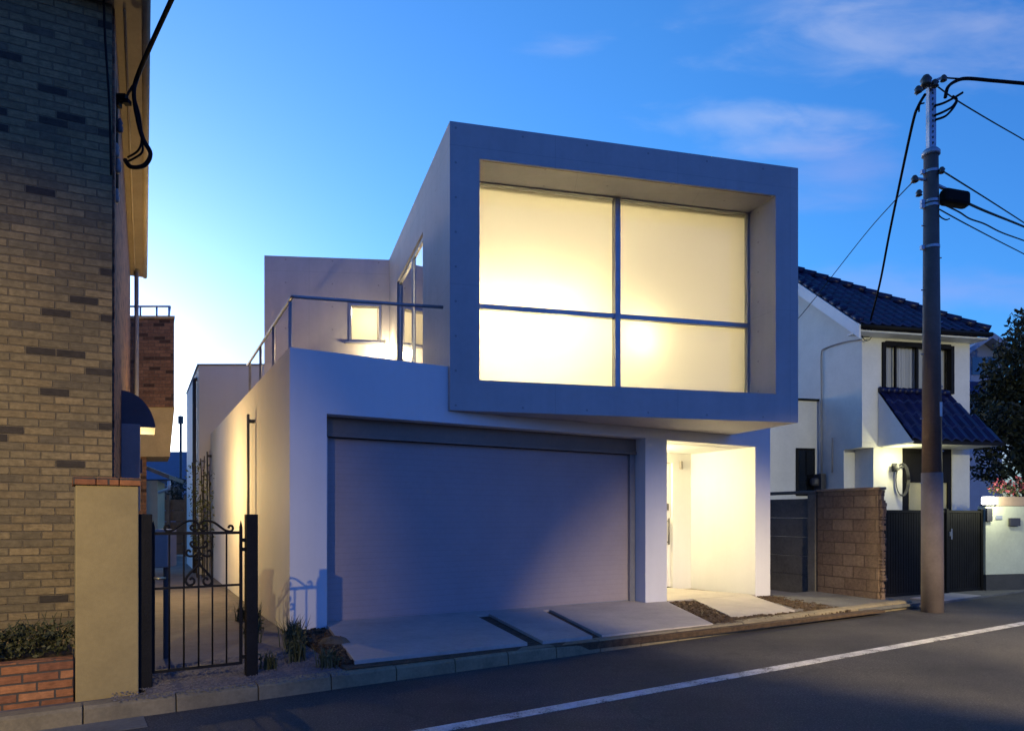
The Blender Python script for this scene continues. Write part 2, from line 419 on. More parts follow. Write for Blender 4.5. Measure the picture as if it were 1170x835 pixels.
# ================================================================ THE HOUSE
FP, FD = (-2.1966, 8.097), (.8634, .5045); FN = (-.5045, .8634)      # lower front, and its way in
SD = (-.4828, .8757)                                               # lower side going back
BP, BD = (-.8055, 8.85), (.9726, .2324)                            # upper box front
BS = (-.326, .9454)                                                # upper box side going back
def F(s, t=0, z=0): return V((FP[0] + FD[0] * s - FN[0] * t, FP[1] + FD[1] * s - FN[1] * t, z))      # t towards street
def B(s, t=0, z=0): return V((BP[0] + BD[0] * s + BS[0] * t, BP[1] + BD[1] * s + BS[1] * t, z))      # t inwards
def C(s, t=0, z=0): return V((FP[0] + FD[0] * s + SD[0] * t, FP[1] + FD[1] * s + SD[1] * t, z))      # sheared lower plan
fd3, sd3, bd3, bs3, fn3 = V((*FD, 0)), V((*SD, 0)), V((*BD, 0)), V((*BS, 0)), V((*FN, 0))
H = thing('concrete_house', 'white concrete house with big lit window box above a wide garage shutter', 'house', F(2.5, 0, .1))
ZP = 3.435; ZU = 2.857
S0, SG, SE0, SE1, S1 = -.428, 4.942, 5.386, 7.435, 7.819
# front wall: parapet part left of the box, lower part under it, pier at right
w = MB()
w.wall(FP, FD, 1.585, SD if 0 else (SD[0] * .34, SD[1] * .34), 0, ZP, [(0, 9, 0, 2.70)], S0)
w.wall(FP, FD, 6.83, (SD[0] * .34, SD[1] * .34), 0, ZU, [(0, SG, 0, 2.70), (SE0, SE1, 0, 2.69)], 1.585)
w.wall(FP, FD, S1, (SD[0] * .34, SD[1] * .34), 0, 3.05, [(SE0, SE1, 0, 2.69)], 6.83)
w.build('front_wall', M['paint'], H)
# left side wall, right side wall, lower roof
w = MB(); w.wall(C(S0)[:2], SD, 9.5, (FD[0] * .25, FD[1] * .25), 0, ZP, (), .34); w.build('side_wall', M['paint'], H)
w = MB(); w.wall(C(S1)[:2], SD, 11, (-FD[0] * .36, -FD[1] * .36), 0, 3.05, (), .34); w.build('side_wall', M['paint'], H)
w = MB(); w.prism([C(S0 + .25, .34)[:2], C(S1 - .36, .34)[:2], C(S1 - .36, 11)[:2], C(S0 + .25, 11)[:2]], 2.70, 2.85); w.build('terrace_slab', M['slab'], H)
# rear wing beyond the side wall
RW = C(S0, 9.52)
w = MB(); w.prism([RW[:2], (RW + fd3 * .02 + V((5, -.2, 0)))[:2], (RW + V((4, 5, 0)))[:2], (RW + sd3 * 4.6)[:2]], 0, 5.10); 
RW2 = V((-7.50, 16.35, 0))
w = MB(); w.prism([RW2[:2], (-2.8, 16.35), (-3.5, 21.5), (RW2 + sd3 * 4.4)[:2]], 0, 5.10); w.build('rear_wing', M['paint'], H)
cp = MB(); cp.prism([(RW2 + V((-.03, -.03, 0)))[:2], (-2.8, 16.32), (-3.5, 21.5), (RW2 + sd3 * 4.4 + V((-.03, 0, 0)))[:2]], 5.103, 5.13); cp.build('coping', M['alu'], H)
# garage: reveal back, shutter housing, shutter, guide rails
gb = MB(); gb.para(C(-.15, .62), fd3 * 5.35, sd3 * .06, UP * 2.70); gb.build('garage_back', M['darksteel'], H)
hs = MB(); hs.para(F(0.003, -.22, 2.47), fd3 * (SG - .006), fn3 * .18, UP * .228); hs.para(F(0.003, -.205, 2.455), fd3 * (SG - .006), fn3 * .02, UP * .045)
hs.build('shutter_housing', M['darksteel'], H, bevel=.004)
sh = MB(); n = 31; z0, z1 = .125, 2.455; step = (z1 - z0) / n
for i in range(n):
    a = z0 + i * step
    prof = [(0, 0), (.0006, .008), (.0009, .03), (.0006, step - .008), (0, step - .001)]
    for j in range(len(prof) - 1):
        p0, p1 = prof[j], prof[j + 1]
        sh.quad(F(.07, -.30 + p0[0], a + p0[1]), F(SG - .1, -.30 + p0[0], a + p0[1]), F(SG - .1, -.30 + p1[0], a + p1[1]), F(.07, -.30 + p1[0], a + p1[1]))
SH = sh.build('garage_shutter', M['shutter'], H)
bb = MB(); bb.para(F(.07, -.315, .11), fd3 * (SG - .17), fn3 * -.022, UP * .06); bb.build('bottom_bar', M['alu'], SH)
gr = MB(); gr.para(F(.003, -.33, .1), fd3 * .075, fn3 * -.09, UP * 2.36); gr.build('guide_rail', M['alu'], H)
gr = MB(); gr.para(F(SG - .105, -.33, .1), fd3 * .10, fn3 * -.09, UP * 2.36); gr.build('guide_rail', M['alu'], H)
# entrance recess
ew = MB()
ew.wall(C(SE0 - .12, .34)[:2], SD, 1.23, (FD[0] * .12, FD[1] * .12), 0, 2.69)
ew.wall(C(SE1, .34)[:2], SD, 1.23, (FD[0] * .02, FD[1] * .02), 0, 2.69)
DK0 = SE1 - 1.36; DK1 = SE1 - .47
ew.wall(C(0, 1.57)[:2], FD, SE1 + .02, (SD[0] * .12, SD[1] * .12), 0, 2.69, [(DK0, DK1, 0, 2.50)], SE0 - .12)
ew.build('entrance_wall', M['paint'], H)
en = MB(); en.prism([C(SE0 - .12, .34)[:2], C(SE1, .34)[:2], C(SE1, 1.57)[:2], C(SE0 - .12, 1.57)[:2]], 2.686, 2.698); en.build('entrance_ceiling', M['paint'], H)
dr = MB(); dr.para(C(DK0 + .01, 1.62, .15), fd3 * (DK1 - DK0 - .02), sd3 * .05, UP * 2.34); DR = dr.build('entrance_door', M['fascia'], H, bevel=.004)
hd = MB(); q = C(DK1 - .10, 1.57); hd.tube([q + UP * .95, q + UP * 1.45], .017); 
for zz in (1.0, 1.4): hd.tube([q + UP * zz, q + sd3 * .055 + UP * zz], .009)
hd.build('door_handle', M['pipe'], DR, True)
kx = MB(); kx.para(C(DK1 - .13, 1.60, 1.60), fd3 * .06, sd3 * .025, UP * .13); kx.build('lock', M['pipe'], DR, bevel=.006)
q = C(SE1 - .27, 1.53, 2.38); fx = MB(); fx.para(q - fd3 * .03, fd3 * .06, sd3 * .04, UP * .16); fx.build('entrance_sensor', M['boxgrey'], H, bevel=.01)
dl = MB(); ep = V((2.08, 12.12, 2.655)); dl.lathe(ep, [(.085, .03), (.085, 0), (.07, -.012)], 20); DLO = dl.build('entrance_lamp', M['lamp_warm'], H, True)
light('entrance_light', 'POINT', ep - UP * .16, 46, (1, .79, .36), .10, H)
# ---- upper box
BZ0, BZ1 = 2.86, 6.605; BW = 5.159; BL = 9.0; BT = .37
ox0, ox1, oz0, oz1 = .392, 4.787, 3.268, 6.160
bx = MB(); bx.para(B(0, 0, BZ0), bd3 * BW, bs3 * BL, UP * (oz0 - BZ0)); bx.build('box_floor', M['concrete'], H)
bx = MB(); bx.para(B(0, 0, oz1), bd3 * BW, bs3 * BL, UP * (BZ1 - oz1)); bx.build('box_roof', M['concrete'], H)
bx = MB(); bx.wall(B(0)[:2], BS, BL, (BD[0] * ox0, BD[1] * ox0), oz0, oz1, [(1.74, 4.10, 3.30, 5.85)]); bx.build('box_wall', M['concrete'], H)
bx = MB(); bx.wall(B(BW)[:2], BS, BL, (-BD[0] * (BW - ox1), -BD[1] * (BW - ox1)), oz0, oz1); bx.build('box_wall', M['concrete'], H)
bx = MB(); bx.para(B(ox0, 5.6, oz0), bd3 * (ox1 - ox0), bs3 * .15, UP * (oz1 - oz0)); bx.build('interior_wall', M['interior'], H)
ln = MB()                              # pale lining of the room
ln.para(B(ox0 + .003, .84, oz0), bd3 * (ox1 - ox0 - .006), bs3 * 4.74, UP * .02)
ln.para(B(ox0 + .003, .84, oz1 - .02), bd3 * (ox1 - ox0 - .006), bs3 * 4.74, UP * .02)
ln.para(B(ox1 - .02, .84, oz0 + .02), bd3 * .017, bs3 * 4.74, UP * (oz1 - oz0 - .04))
ln.build('room_lining', M['interior'], H)
tr = MB(); tr.para(B(ox0 + .05, .03, oz1 - .004), bd3 * (ox1 - ox0 - .1), bs3 * .016, UP * .003); tr.build('drip_groove', M['darksteel'], H)
# the big window
GT = .62
def bar(mb, s0, s1, z0, z1, t0=GT - .03, t1=GT + .04): mb.para(B(s0, t0, z0), bd3 * (s1 - s0), bs3 * (t1 - t0), UP * (z1 - z0))
WN_ = MB()
msx = ox0 + (on(B(0, GT)[:2], BD, 704) - ox0)
zt = CAM_Z + (590 - 362) / 780 * B(msx, GT).y
bar(WN_, ox0 + .002, ox0 + .04, oz0 + .002, oz1 - .002); bar(WN_, ox1 - .03, ox1 - .002, oz0 + .002, oz1 - .002)
bar(WN_, ox0 + .042, ox1 - .032, oz1 - .018, oz1 - .002); bar(WN_, ox0 + .042, ox1 - .032, oz0 + .002, oz0 + .045)
WIN = WN_.build('picture_window', M['alu'], H, bevel=.003)
mu = MB(); bar(mu, msx - .042, msx + .042, oz0 + .047, oz1 - .02, GT - .06, GT + .05); mu.build('mullion', M['alu'], WIN, bevel=.003)
for a, b in ((ox0 + .042, msx - .044), (msx + .044, ox1 - .032)):
    tm = MB(); bar(tm, a, b, zt - .035, zt + .035, GT - .045, GT + .04); tm.build('transom', M['alu'], WIN, bevel=.003)
for a, b in ((ox0 + .042, msx - .044), (msx + .044, ox1 - .032)):
    for za, zb in ((oz0 + .047, zt - .037), (zt + .037, oz1 - .02)):
        gm = MB(); gm.quad(B(a, GT, za), B(b, GT, za), B(b, GT, zb), B(a, GT, zb)); gm.build('window_pane', M['glass'], WIN)
for a, b in ((ox0 + .004, msx - .004), (msx + .004, ox1 - .004)):
    bl = MB(); bl.para(B(a, GT + .085, oz0 + .004), bd3 * (b - a), bs3 * .003, UP * (oz1 - .008 - oz0 - .004)); bl.build('roller_blind', M['blind'], H)
    bh = MB(); bh.para(B(a, GT + .10, oz1 - .058), bd3 * (b - a), bs3 * .06, UP * .05); bh.build('blind_box', M['interior'], H, bevel=.008)
def inside(u, v, t): 
    s = on(B(0, t)[:2], BD, u); p = B(s, t); p.z = CAM_Z + (590 - v) / 780 * p.y; return p
for i, (u, v, t, e) in enumerate(((572, 347, .98, 54), (630, 347, .98, 48), (722, 372, 1.05, 8))):
    p = inside(u, v, t); fl = MB(); fl.lathe(p - UP * .16, [(.04, .06), (.09, .09), (.11, .16), (.09, .23), (.04, .26)], 18)
    fl.tube([p + UP * .16, V((p.x, p.y, oz1 - .02))], .006, 6)
    fl.build('pendant_lamp', M['lamp_warm'], H, True)
    light('room_light', 'POINT', p - UP * .3, e, (1, .86, .50), .15, H)
light('room_light', 'POINT', B(1.6, 4.85, 4.9), 15, (1, .84, .45), .2, H)
# sliding window in the side of the box
def sbar(mb, a, b, z0, z1, w0=.03, w1=.08): mb.para(B(w0, a, z0), bs3 * (b - a), bd3 * (w1 - w0), UP * (z1 - z0))
sl = MB(); a0, a1, zb, zt2 = 1.74, 4.10, 3.30, 5.85
sbar(sl, a0 + .003, a0 + .05, zb + .003, zt2 - .003); sbar(sl, a1 - .05, a1 - .003, zb + .003, zt2 - .003); sbar(sl, a0 + .052, a1 - .052, zt2 - .06, zt2 - .003); sbar(sl, a0 + .052, a1 - .052, zb + .003, zb + .06)
SL = sl.build('sliding_window', M['alu'], H, bevel=.003)
am = on(BP, BS, 469)
mm = MB(); sbar(mm, am - .035, am + .035, zb + .062, zt2 - .062, .025, .085); mm.build('mullion', M['alu'], SL, bevel=.003)
for q0, q1 in ((a0 + .052, am - .052), (am + .052, a1 - .052)):
    gm = MB(); gm.quad(B(.055, q0, zb + .06), B(.055, q1, zb + .06), B(.055, q1, zt2 - .06), B(.055, q0, zt2 - .06)); gm.build('window_pane', M['glass'], SL)
st = MB()                              # stair flight seen through the side window
for i in range(9): st.para(B(1.7, 4.7 - i * .24, 3.30 + i * .19), bd3 * .9, bs3 * -.26, UP * .05)
st.build('inner_stair', M['wood'], H)
# ---- rear upper volume with small lit window
RA = V((-2.445, 13.60, 0)); RB = V((-4.851, 13.37, 0)); RD = nrm(RB.x - RA.x, RB.y - RA.y); RL = (RB - RA).length; rd3 = V((*RD, 0)); RN = V((RD[1], -RD[0], 0))
if RN.y < 0: RN = -RN
Y1 = on(RA[:2], RD, 398.5); Y2 = on(RA[:2], RD, 436); yd = RA.y - .05
zw0 = CAM_Z + (590 - 391) / 780 * yd; zw1 = CAM_Z + (590 - 347) / 780 * yd
rw = MB(); rw.wall(RA[:2], RD, RL, (RN.x * .3, RN.y * .3), 2.5, 6.59, [(Y2, Y1, zw0, zw1)]); rw.build('rear_wall', M['concrete'], H)
rv = MB(); e0 = RA + RN * .31; e1 = RB + RN * .31
rv.wall(e1[:2], (RN.x, RN.y), 5.0, (-rd3.x * .3, -rd3.y * .3), 2.5, 6.59); rv.para(e0 + UP * 6.40, rd3 * RL, RN * 5, UP * .19); rv.para(e0 + UP * 2.5 + RN * 1.4, rd3 * (RL - .3), RN * .1, UP * 3.9)
rv.build('rear_room', M['interior'], H)
sw = MB()
def wbar(mb, s0, s1, z0, z1, t0=-.02, t1=.08): mb.para(RA + rd3 * s0 + RN * t0 + UP * z0, rd3 * (s1 - s0), RN * (t1 - t0), UP * (z1 - z0))
wbar(sw, Y2 + .003, Y2 + .05, zw0 + .003, zw1 - .003); wbar(sw, Y1 - .05, Y1 - .003, zw0 + .003, zw1 - .003); wbar(sw, Y2 + .052, Y1 - .052, zw1 - .05, zw1 - .003); wbar(sw, Y2 + .052, Y1 - .052, zw0 + .003, zw0 + .05)
SW = sw.build('small_window', M['alu'], H, bevel=.004)
gm = MB(); p = RA + RN * .04; gm.quad(p + rd3 * (Y2 + .05) + UP * (zw0 + .05), p + rd3 * (Y1 - .05) + UP * (zw0 + .05), p + rd3 * (Y1 - .05) + UP * (zw1 - .05), p + rd3 * (Y2 + .05) + UP * (zw1 - .05)); gm.build('window_pane', M['glass'], SW)
sl_ = MB(); wbar(sl_, Y2 - .06, Y1 + .06, zw0 - .035, zw0 - .002, -.07, .0); sl_.build('window_sill', M['alu'], SW)
light('rear_room_light', 'POINT', RA + rd3 * (Y1 + Y2) * .5 + RN * .95 + UP * (zw1 + .1), 9, (1, .80, .45), .08, H)
q = RA + rd3 * .16 - RN * .08; q.z = CAM_Z + (590 - 404) / 780 * q.y
wl = MB(); wl.lathe(q - UP * .07, [(.03, 0), (.055, .02), (.06, .07), (.055, .12), (.03, .14)], 14); wl.build('terrace_lamp', M['lamp_warm'], H, True)
light('terrace_light', 'POINT', q - RN * .28, 15, (1, .76, .40), .06, H)
# ---- terrace railing
ZR = CAM_Z + 2.75
RC = V((-2.75, 8.546, ZR)); RE = V((-.905, 8.98, ZR)); RF = V((-4.80, 12.4, ZR))
rl = MB(); rl.tube([RF, RF.lerp(RC, .985), RC, RC.lerp(RE, .02), RE], .022, 8); RAIL = rl.build('terrace_railing', M['alu'], H, True)
for u in (331.5, 312.5, 297.7, 285.6):
    dd = nrm(RF.x - RC.x, RF.y - RC.y); s = max(.02, on(RC[:2], dd, u)); p = RC + V((*dd, 0)) * s
    pm = MB(); pm.para(p + V((-.02, -.008, -(ZR - 2.85))), V((.04, 0, 0)), V((0, .016, 0)), UP * (ZR - 2.87)); pm.build('railing_post', M['alu'], RAIL)
# ---- scupper pipes on the side wall
for u, off, zt_, zb_ in ((291, .05, 3.0, .1), (240.5, .05, 3.0, .1)):
    s = on(C(S0)[:2], SD, u); s = min(s, 9.3); p = C(S0, s) - fd3 * .09
    pp = MB(); pp.para(p - fd3 * .02 - sd3 * .03 + UP * zb_, fd3 * .035, sd3 * .06, UP * (zt_ - zb_))
    PO = pp.build('downpipe', M['pipe'], H, bevel=.006)
    MB().tube([p + UP * (zt_ - .10), p + fd3 * .10 + UP * (zt_ - .10)], .028, 8).build('pipe_inlet', M['pipe'], PO, True); MB().tube([p + UP * .9, p + fd3 * .09 + UP * .9], .012, 6).build('pipe_bracket', M['pipe'], PO, True)
p = RW2 + sd3 * .5 - V((.07, 0, 0)); pp = MB(); pp.tube([p + UP * .1, p + UP * 4.85], .045, 8); pp.tube([p + UP * 4.85, p + UP * 4.85 + V((.1, 0, 0))], .045, 8); pp.build('downpipe', M['pipe'], H, True)

# ---- driveway slabs, soil, planting strips
def zd(s, t): return .195 - .009 * s - .010 * t
def slab(name, pts, m, h=0, kind='structure', lab=None):
    mb = MB(); mb.prism([F(s, t)[:2] for s, t in pts], .05, [zd(s, t) + h for s, t in pts]); o = mb.build(name, m, bevel=.004 if h == 0 else 0); tag(o, kind=kind); return o
TE = 1.99
slab('driveway', [(.0, .02), (1.96, .02), (1.57, TE), (-.30, 2.04)], M['slab'])
slab('driveway', [(2.18, .02), (3.03, .02), (2.42, TE), (1.76, TE)], M['slab'])
slab('driveway', [(3.16, .02), (5.36, .02), (4.33, TE - .03), (2.55, TE)], M['slab'])
slab('driveway', [(.003, .016), (4.94, .016), (4.94, -.34), (.003, -.34)], M['slab'], -.003)
slab('entrance_floor', [(5.40, .016), (7.42, .016), (6.62, -1.80), (5.40, -1.80)], M['slab'], .004)
slab('driveway', [(5.95, .02), (7.30, .02), (6.35, 1.62), (5.02, 1.62)], M['slab'], .002)
slab('driveway', [(7.82, .02), (9.2, .02), (9.2, 1.9), (7.45, 1.9), (7.45, .6)], M['gutter'], -.01)
so = MB()
for pts in ([(-.42, .01), (7.85, .01), (7.85, 2.06), (-.42, 2.18)],):
    so.prism([F(s, t)[:2] for s, t in pts], .04, [zd(s, t) - .035 for s, t in pts])
tag(so.build('soil_bed', M['soil']), kind='structure')
# bark chips and crumbs on the soil strips
random.seed(11)
ch = MB()
def chips(n, a, b, c, d, size):
    for _ in range(n):
        x, y = random.random(), random.random()
        s = (a[0] * (1 - x) + b[0] * x) * (1 - y) + (d[0] * (1 - x) + c[0] * x) * y; t = (a[1] * (1 - x) + b[1] * x) * (1 - y) + (d[1] * (1 - x) + c[1] * x) * y
        p = F(s, t, zd(s, t) - .03); r = size * random.uniform(.4, 1.3); w = random.uniform(0, 6.3)
        ax = V((math.cos(w), math.sin(w), random.uniform(-.3, .3))) * r; ay = V((-math.sin(w), math.cos(w), random.uniform(-.3, .3))) * r * .5
        ch.para(p - ax * .5 - ay * .5, ax, ay, UP * r * .4)
chips(900, (5.39, .05), (5.92, .05), (5.0, 1.95), (4.36, 1.95), .05); chips(600, (7.33, .1), (7.7, .3), (7.3, 1.95), (6.4, 1.95), .05); chips(400, (4.9, 1.65), (6.4, 1.65), (6.4, 1.95), (4.5, 1.95), .05)
chips(260, (-.40, .05), (-.05, .05), (-.3, 2.0), (-.42, 2.0), .05)
tag(ch.build('bark_chips', M['soil']), 'brown bark chips over the soil strips beside the entrance slab', 'bark mulch', kind='stuff')
# gravel bed and alley path on the left
tag(MB().prism([F(-.43, 2.22)[:2], F(-.43, -9)[:2], (-9.2, 17), (-8.6, 14), (-3.15, 5.75), kp(-3.38, .17)[:2]], .04, .125).build('path', M['path']), kind='structure')
gv = MB(); random.seed(5)
for _ in range(3600):
    s = random.uniform(-2.2, -.43); t = random.uniform(.9, 2.35)
    if t < .9 + (-s - .43) * .2: continue
    p = F(s, t, .128); r = random.uniform(.005, .013); w = random.uniform(0, 6.3)
    a = V((math.cos(w), math.sin(w), 0)) * r; b = V((-math.sin(w), math.cos(w), 0)) * r * .8
    gv.add([p + a, p + b, p - a, p - b, p + UP * r * .7], [(0, 1, 4), (1, 2, 4), (2, 3, 4), (3, 0, 4)])
tag(gv.build('gravel', M['gravel']), 'pale gravel scattered around the foot of the iron gate', 'gravel', kind='stuff')

# weeds
random.seed(21)
def tuft(name, p, h, n, m, spread=.5):
    mb = MB()
    for _ in range(n):
        w = random.uniform(0, 6.3); hh = h * random.uniform(.5, 1.1); lean = random.uniform(.1, spread) * hh
        q = V((random.gauss(0, .04), random.gauss(0, .04), 0)); d = V((math.cos(w), math.sin(w), 0)); e = V((-math.sin(w), math.cos(w), 0)) * .006
        m1 = q + d * lean * .35 + UP * hh * .6; tp = q + d * lean + UP * hh * random.uniform(.75, 1)
        mb.add([q - e, q + e, m1 + e * .9, m1 - e * .9, tp], [(0, 1, 2, 3), (3, 2, 4)])
        if random.random() < .35: mb.leaves(m1, (.04, .04, .04), 2, .045)
    o = mb.build(name, m); o.location = p; return o
spots = [((-.62, 1.15), .42, 60, 'tall spiky weed tuft against the house side wall near the iron gate'), ((-.70, 1.55), .30, 70, 'low grassy weed tuft in the gravel between the gate post and the house corner'),
         ((-.52, 1.95), .22, 60, 'short ragged weed tuft just behind the kerb beside the soil patch'), ((-.9, .35), .36, 55, 'dark weed tuft along the side wall beyond the gate'),
         ((-.60, .85), .38, 60, 'bushy weed tuft between the gate post and the side wall'), ((-1.0, 1.75), .20, 50, 'small weed tuft in the gravel right beside the iron gate post'), ((-.72, -.5), .36, 60, 'dark weed tuft seen through the gate bars against the side wall'),
         ((-.75, -1.3), .34, 50, 'far weed tuft at the foot of the side wall deep in the alley'), ((-.48, .55), .30, 50, 'thin weed tuft hugging the lit house corner')]
for (s, t), h, n, lab in spots:
    tag(tuft('weed_tuft', F(s, t, .11), h, n, M['grass']), lab, 'weed', 'weeds growing by the house wall')
rk = MB(); rk.lathe((0, 0, 0), [(.10, -.03), (.13, .02), (.10, .06), (.04, .08)], 9)
for i, q in enumerate(rk.v): rk.v[i] = V((q.x * 1.25 + random.uniform(-.012, .012), q.y * .7 + random.uniform(-.012, .012), q.z + random.uniform(-.01, .01)))
o = rk.build('rock', M['rock'], smooth=False); o.location = F(-.22, 1.1, .165); tag(o, 'brown rock lying in the dark soil beside the garage apron', 'rock')

# ================================================================ LEFT: brick building
B0 = (-3.691, 6.30); BF = nrm(-1615, -780); BK = (-.4741, .8805)
def LB(a, b, z=0): return V((B0[0] + BF[0] * a + BK[0] * b, B0[1] + BF[1] * a + BK[1] * b, z))   # a along front to the left, b back along the side
LH = thing('brick_building', 'tan and dark brick building rising out of the left edge of the photo', 'building', LB(.5, 1, .1))
lw = MB(); lw.prism([LB(0, .004)[:2], LB(4, .004)[:2], LB(4, 8)[:2], LB(0, 8)[:2]], 0, 6.2); lw.build('wall', M['brick'], LH)
sk_ = MB(); sk_.para(LB(-.02, .05, .1), V((*BF, 0)) * .018, V((*BK, 0)) * 7.9, UP * 6.1); sk_.build('side_wall', M['brickside'], LH)
OUT = V((-BF[0], -BF[1], 0))           # out of the side wall
ev = MB(); ev.prism([LB(-.24, -.30)[:2], LB(4, -.30)[:2], LB(4, 8.05)[:2], LB(-.24, 8.05)[:2]], 6.203, 6.36); ev.build('eave', M['tan'], LH)
gu = MB(); gu.tube([LB(-.27, -.3, 6.24), LB(-.27, 8.1, 6.24)], .045, 10); gu.tube([LB(-.10, -.02, 6.17), LB(-.10, 8, 6.17)], .012, 6); gu.build('rain_gutter', M['tanlight'], LH, True)
dp = MB(); dp.tube([LB(-.13, 7.6, .1), LB(-.13, 7.6, 6.2)], .04, 8); dp.build('downpipe', M['boxgrey'], LH, True)
# awning: quarter-round hood over the side door
aw = MB(); prof = []
b0, b1 = 2.1, 2.9; w = .36
for i in range(9):
    q = i / 8 * math.pi / 2; prof.append((w * math.sin(q) * .75 + w * .25 * i / 8, .40 * math.cos(q) + .03))
for i in range(8):
    (o0, z0), (o1, z1) = prof[i], prof[i + 1]
    aw.quad(LB(-.02, b0) + OUT * o0 + UP * (2.56 + z0), LB(-.02, b0) + OUT * o1 + UP * (2.56 + z1), LB(-.02, b1) + OUT * o1 + UP * (2.56 + z1), LB(-.02, b1) + OUT * o0 + UP * (2.56 + z0))
for b in (b0, b1): aw.quad(LB(-.02, b, 2.56), LB(-.02, b) + OUT * w + UP * 2.56, *[LB(-.02, b) + OUT * o + UP * (2.56 + z) for o, z in reversed(prof)])
aw.quad(LB(-.02, b0, 2.56), LB(-.02, b0) + OUT * w + UP * 2.56, LB(-.02, b1) + OUT * w + UP * 2.56, LB(-.02, b1, 2.56)); aw.build('door_awning', M['awning'], LH)
mbx = MB(); mbx.para(LB(-.02, 1.9, 1.55), OUT * .20, V((*BK, 0)) * .45, UP * 1.02); MX = mbx.build('meter_cabinet', M['boxgrey'], LH, bevel=.01)
mk = MB(); mk.para(LB(-.22, 2.0, 2.0), OUT * .02, V((*BK, 0)) * .12, UP * .16); mk.build('cabinet_handle', M['pipe'], MX)
# rear balcony block with tapered soffit and rail
q0, q1 = at(156, 465, 14.6), at(199, 465, 14.6); bd_ = V((*BK, 0))
dvx = q1 - q0; zt_, zb_ = at(0, 364, 14.6).z, at(0, 465, 14.6).z
bl_ = MB(); bl_.para(V((q0.x - .6, q0.y, zb_)), V((dvx.x + .6, 0, 0)), bd_ * 2.2, UP * (zt_ - zb_)); BAL = bl_.build('balcony', M['brickside'], LH)
cpx = MB(); cpx.para(V((q0.x - .6, q0.y - .03, zt_ + .002)), V((dvx.x + .63, 0, 0)), bd_ * 2.2, UP * .05); cpx.build('coping', M['tanlight'], BAL)
zc = at(0, 520, 14.6).z; x1 = at(186, 0, 14.6).x; xa = q0.x - .6
cb = MB(); cb.add([(xa, 14.62, zb_), (q1.x, 14.62, zb_), V((q1.x, 14.62, zb_)) + bd_ * 2.1, V((xa, 14.62, zb_)) + bd_ * 2.1, (xa, 14.9, zc), (x1, 14.9, zc), V((x1, 14.9, zc)) + bd_ * 1.6, V((xa, 14.9, zc)) + bd_ * 1.6],
          [(0, 1, 5, 4), (1, 2, 6, 5), (2, 3, 7, 6), (4, 5, 6, 7), (0, 3, 2, 1)]); cb.build('corbel', M['tanlight'], BAL)
lowb = MB(); lowb.para(V((xa - .6, 15.0, 0)), V((1.2, 0, 0)), bd_ * 2, UP * zc); lowb.build('rear_block', M['brickside'], LH)
rr = MB(); zr = at(0, 354, 14.6).z; y_ = 14.66
rr.tube([(xa, y_, zr + .09), (q1.x - .12, y_, zr + .09)], .022, 6); rr.tube([(xa, y_, zr - .12), (q1.x - .12, y_, zr - .12)], .014, 6)
rr.tube([V((q1.x - .12, y_, zr + .09)), V((q1.x - .12, y_, zr + .09)) + bd_ * 2], .022, 6)
for x in (q0.x + .05, q0.x + .4, q1.x - .14): rr.tube([(x, y_, zt_), (x, y_, zr + .09)], .02, 6)
rr.build('balcony_rail', M['rail'], BAL, True)
wq = LB(-.10, 5.3, 2.05); pl = MB(); pl.lathe(wq, [(.04, -.02), (.07, .02), (.07, .13), (.03, .16)], 12); pl.build('porch_lamp', M['lamp_warm'], LH)
light('porch_light', 'POINT', wq + OUT * .14, 58, (1, .70, .28), .06, LH)
# service cables and clamps at the eave corner
def cable(name, pts, r, lab, group, smooth_n=6):
    o = MB().tube(smooth_path(pts, smooth_n), r, 6).build(name, M['cable'], smooth=True); return tag(o, lab, 'cable', group)
yq = 6.75
cable('service_cable', [at(330, -330, 3.2), at(232, -80, 5.4), at(196, 0, 6.1), at(174, 48, 6.45), at(157, 88, yq), at(153, 108, yq), at(158, 140, yq), at(164, 160, yq), at(172, 176, yq), at(165, 189, yq), at(150, 191, yq), at(143, 183, yq + .05)], .022, 'thick black service cable sweeping down to the brick building eave', 'cables on the brick building')
cable('service_cable', [at(154, 112, yq), at(160, 135, yq), at(162, 158, yq), at(158, 172, yq), at(146, 180, yq + .05)], .010, 'thin inner loop of cable hanging at the brick building eave', 'cables on the brick building')
cable('service_cable', [at(161, 150, yq), at(163, 172, yq), at(155, 180, yq), at(143, 186, yq + .05)], .010, 'short dark cable tail curling under the eave loop', 'cables on the brick building')
cable('wall_cable', [at(118, -20, 6.22), at(120, 40, 6.22), at(125, 120, 6.22), at(127, 200, 6.22)], .010, 'black wire running down the brick front near its corner', 'cables on the brick building')
cable('wall_cable', [at(128.5, -20, 6.6), at(130, 60, 6.6), at(133, 130, 6.8), at(134, 215, 6.9)], .013, 'black wire running down along the brick side wall', 'cables on the brick building')
cl = thing('cable_clamp', 'dark bracket with small insulators holding wires under the tan eave', 'bracket', at(139, 118, 6.7))
c1 = MB()
for u, v, s in ((139, 113, .05), (145, 117, .03), (134, 120, .03)): p = at(u, v, 6.7); c1.para(p - V((s, .03, s * .7)), V((2 * s, 0, 0)), V((0, .06, 0)), UP * 1.4 * s)
c1.tube([at(140, 118, 6.7), at(152, 98, yq)], .012, 6); c1.build('bracket', M['cable'], cl)
for u, v in ((137, 144), (133, 172), (135, 190), (133, 224)):
    c2 = MB(); p = at(u, v, 6.6); c2.lathe(p - UP * .07, [(.012, 0), (.028, .02), (.028, .06), (.018, .08), (.028, .1), (.012, .14)], 10); c2.build('insulator', M['boxgrey'] if v > 150 else M['awning'], cl, True)
c3 = MB(); c3.tube([at(133, 120, 6.7), at(133, 232, 6.6)], .012, 6); c3.build('wire', M['cable'], cl)

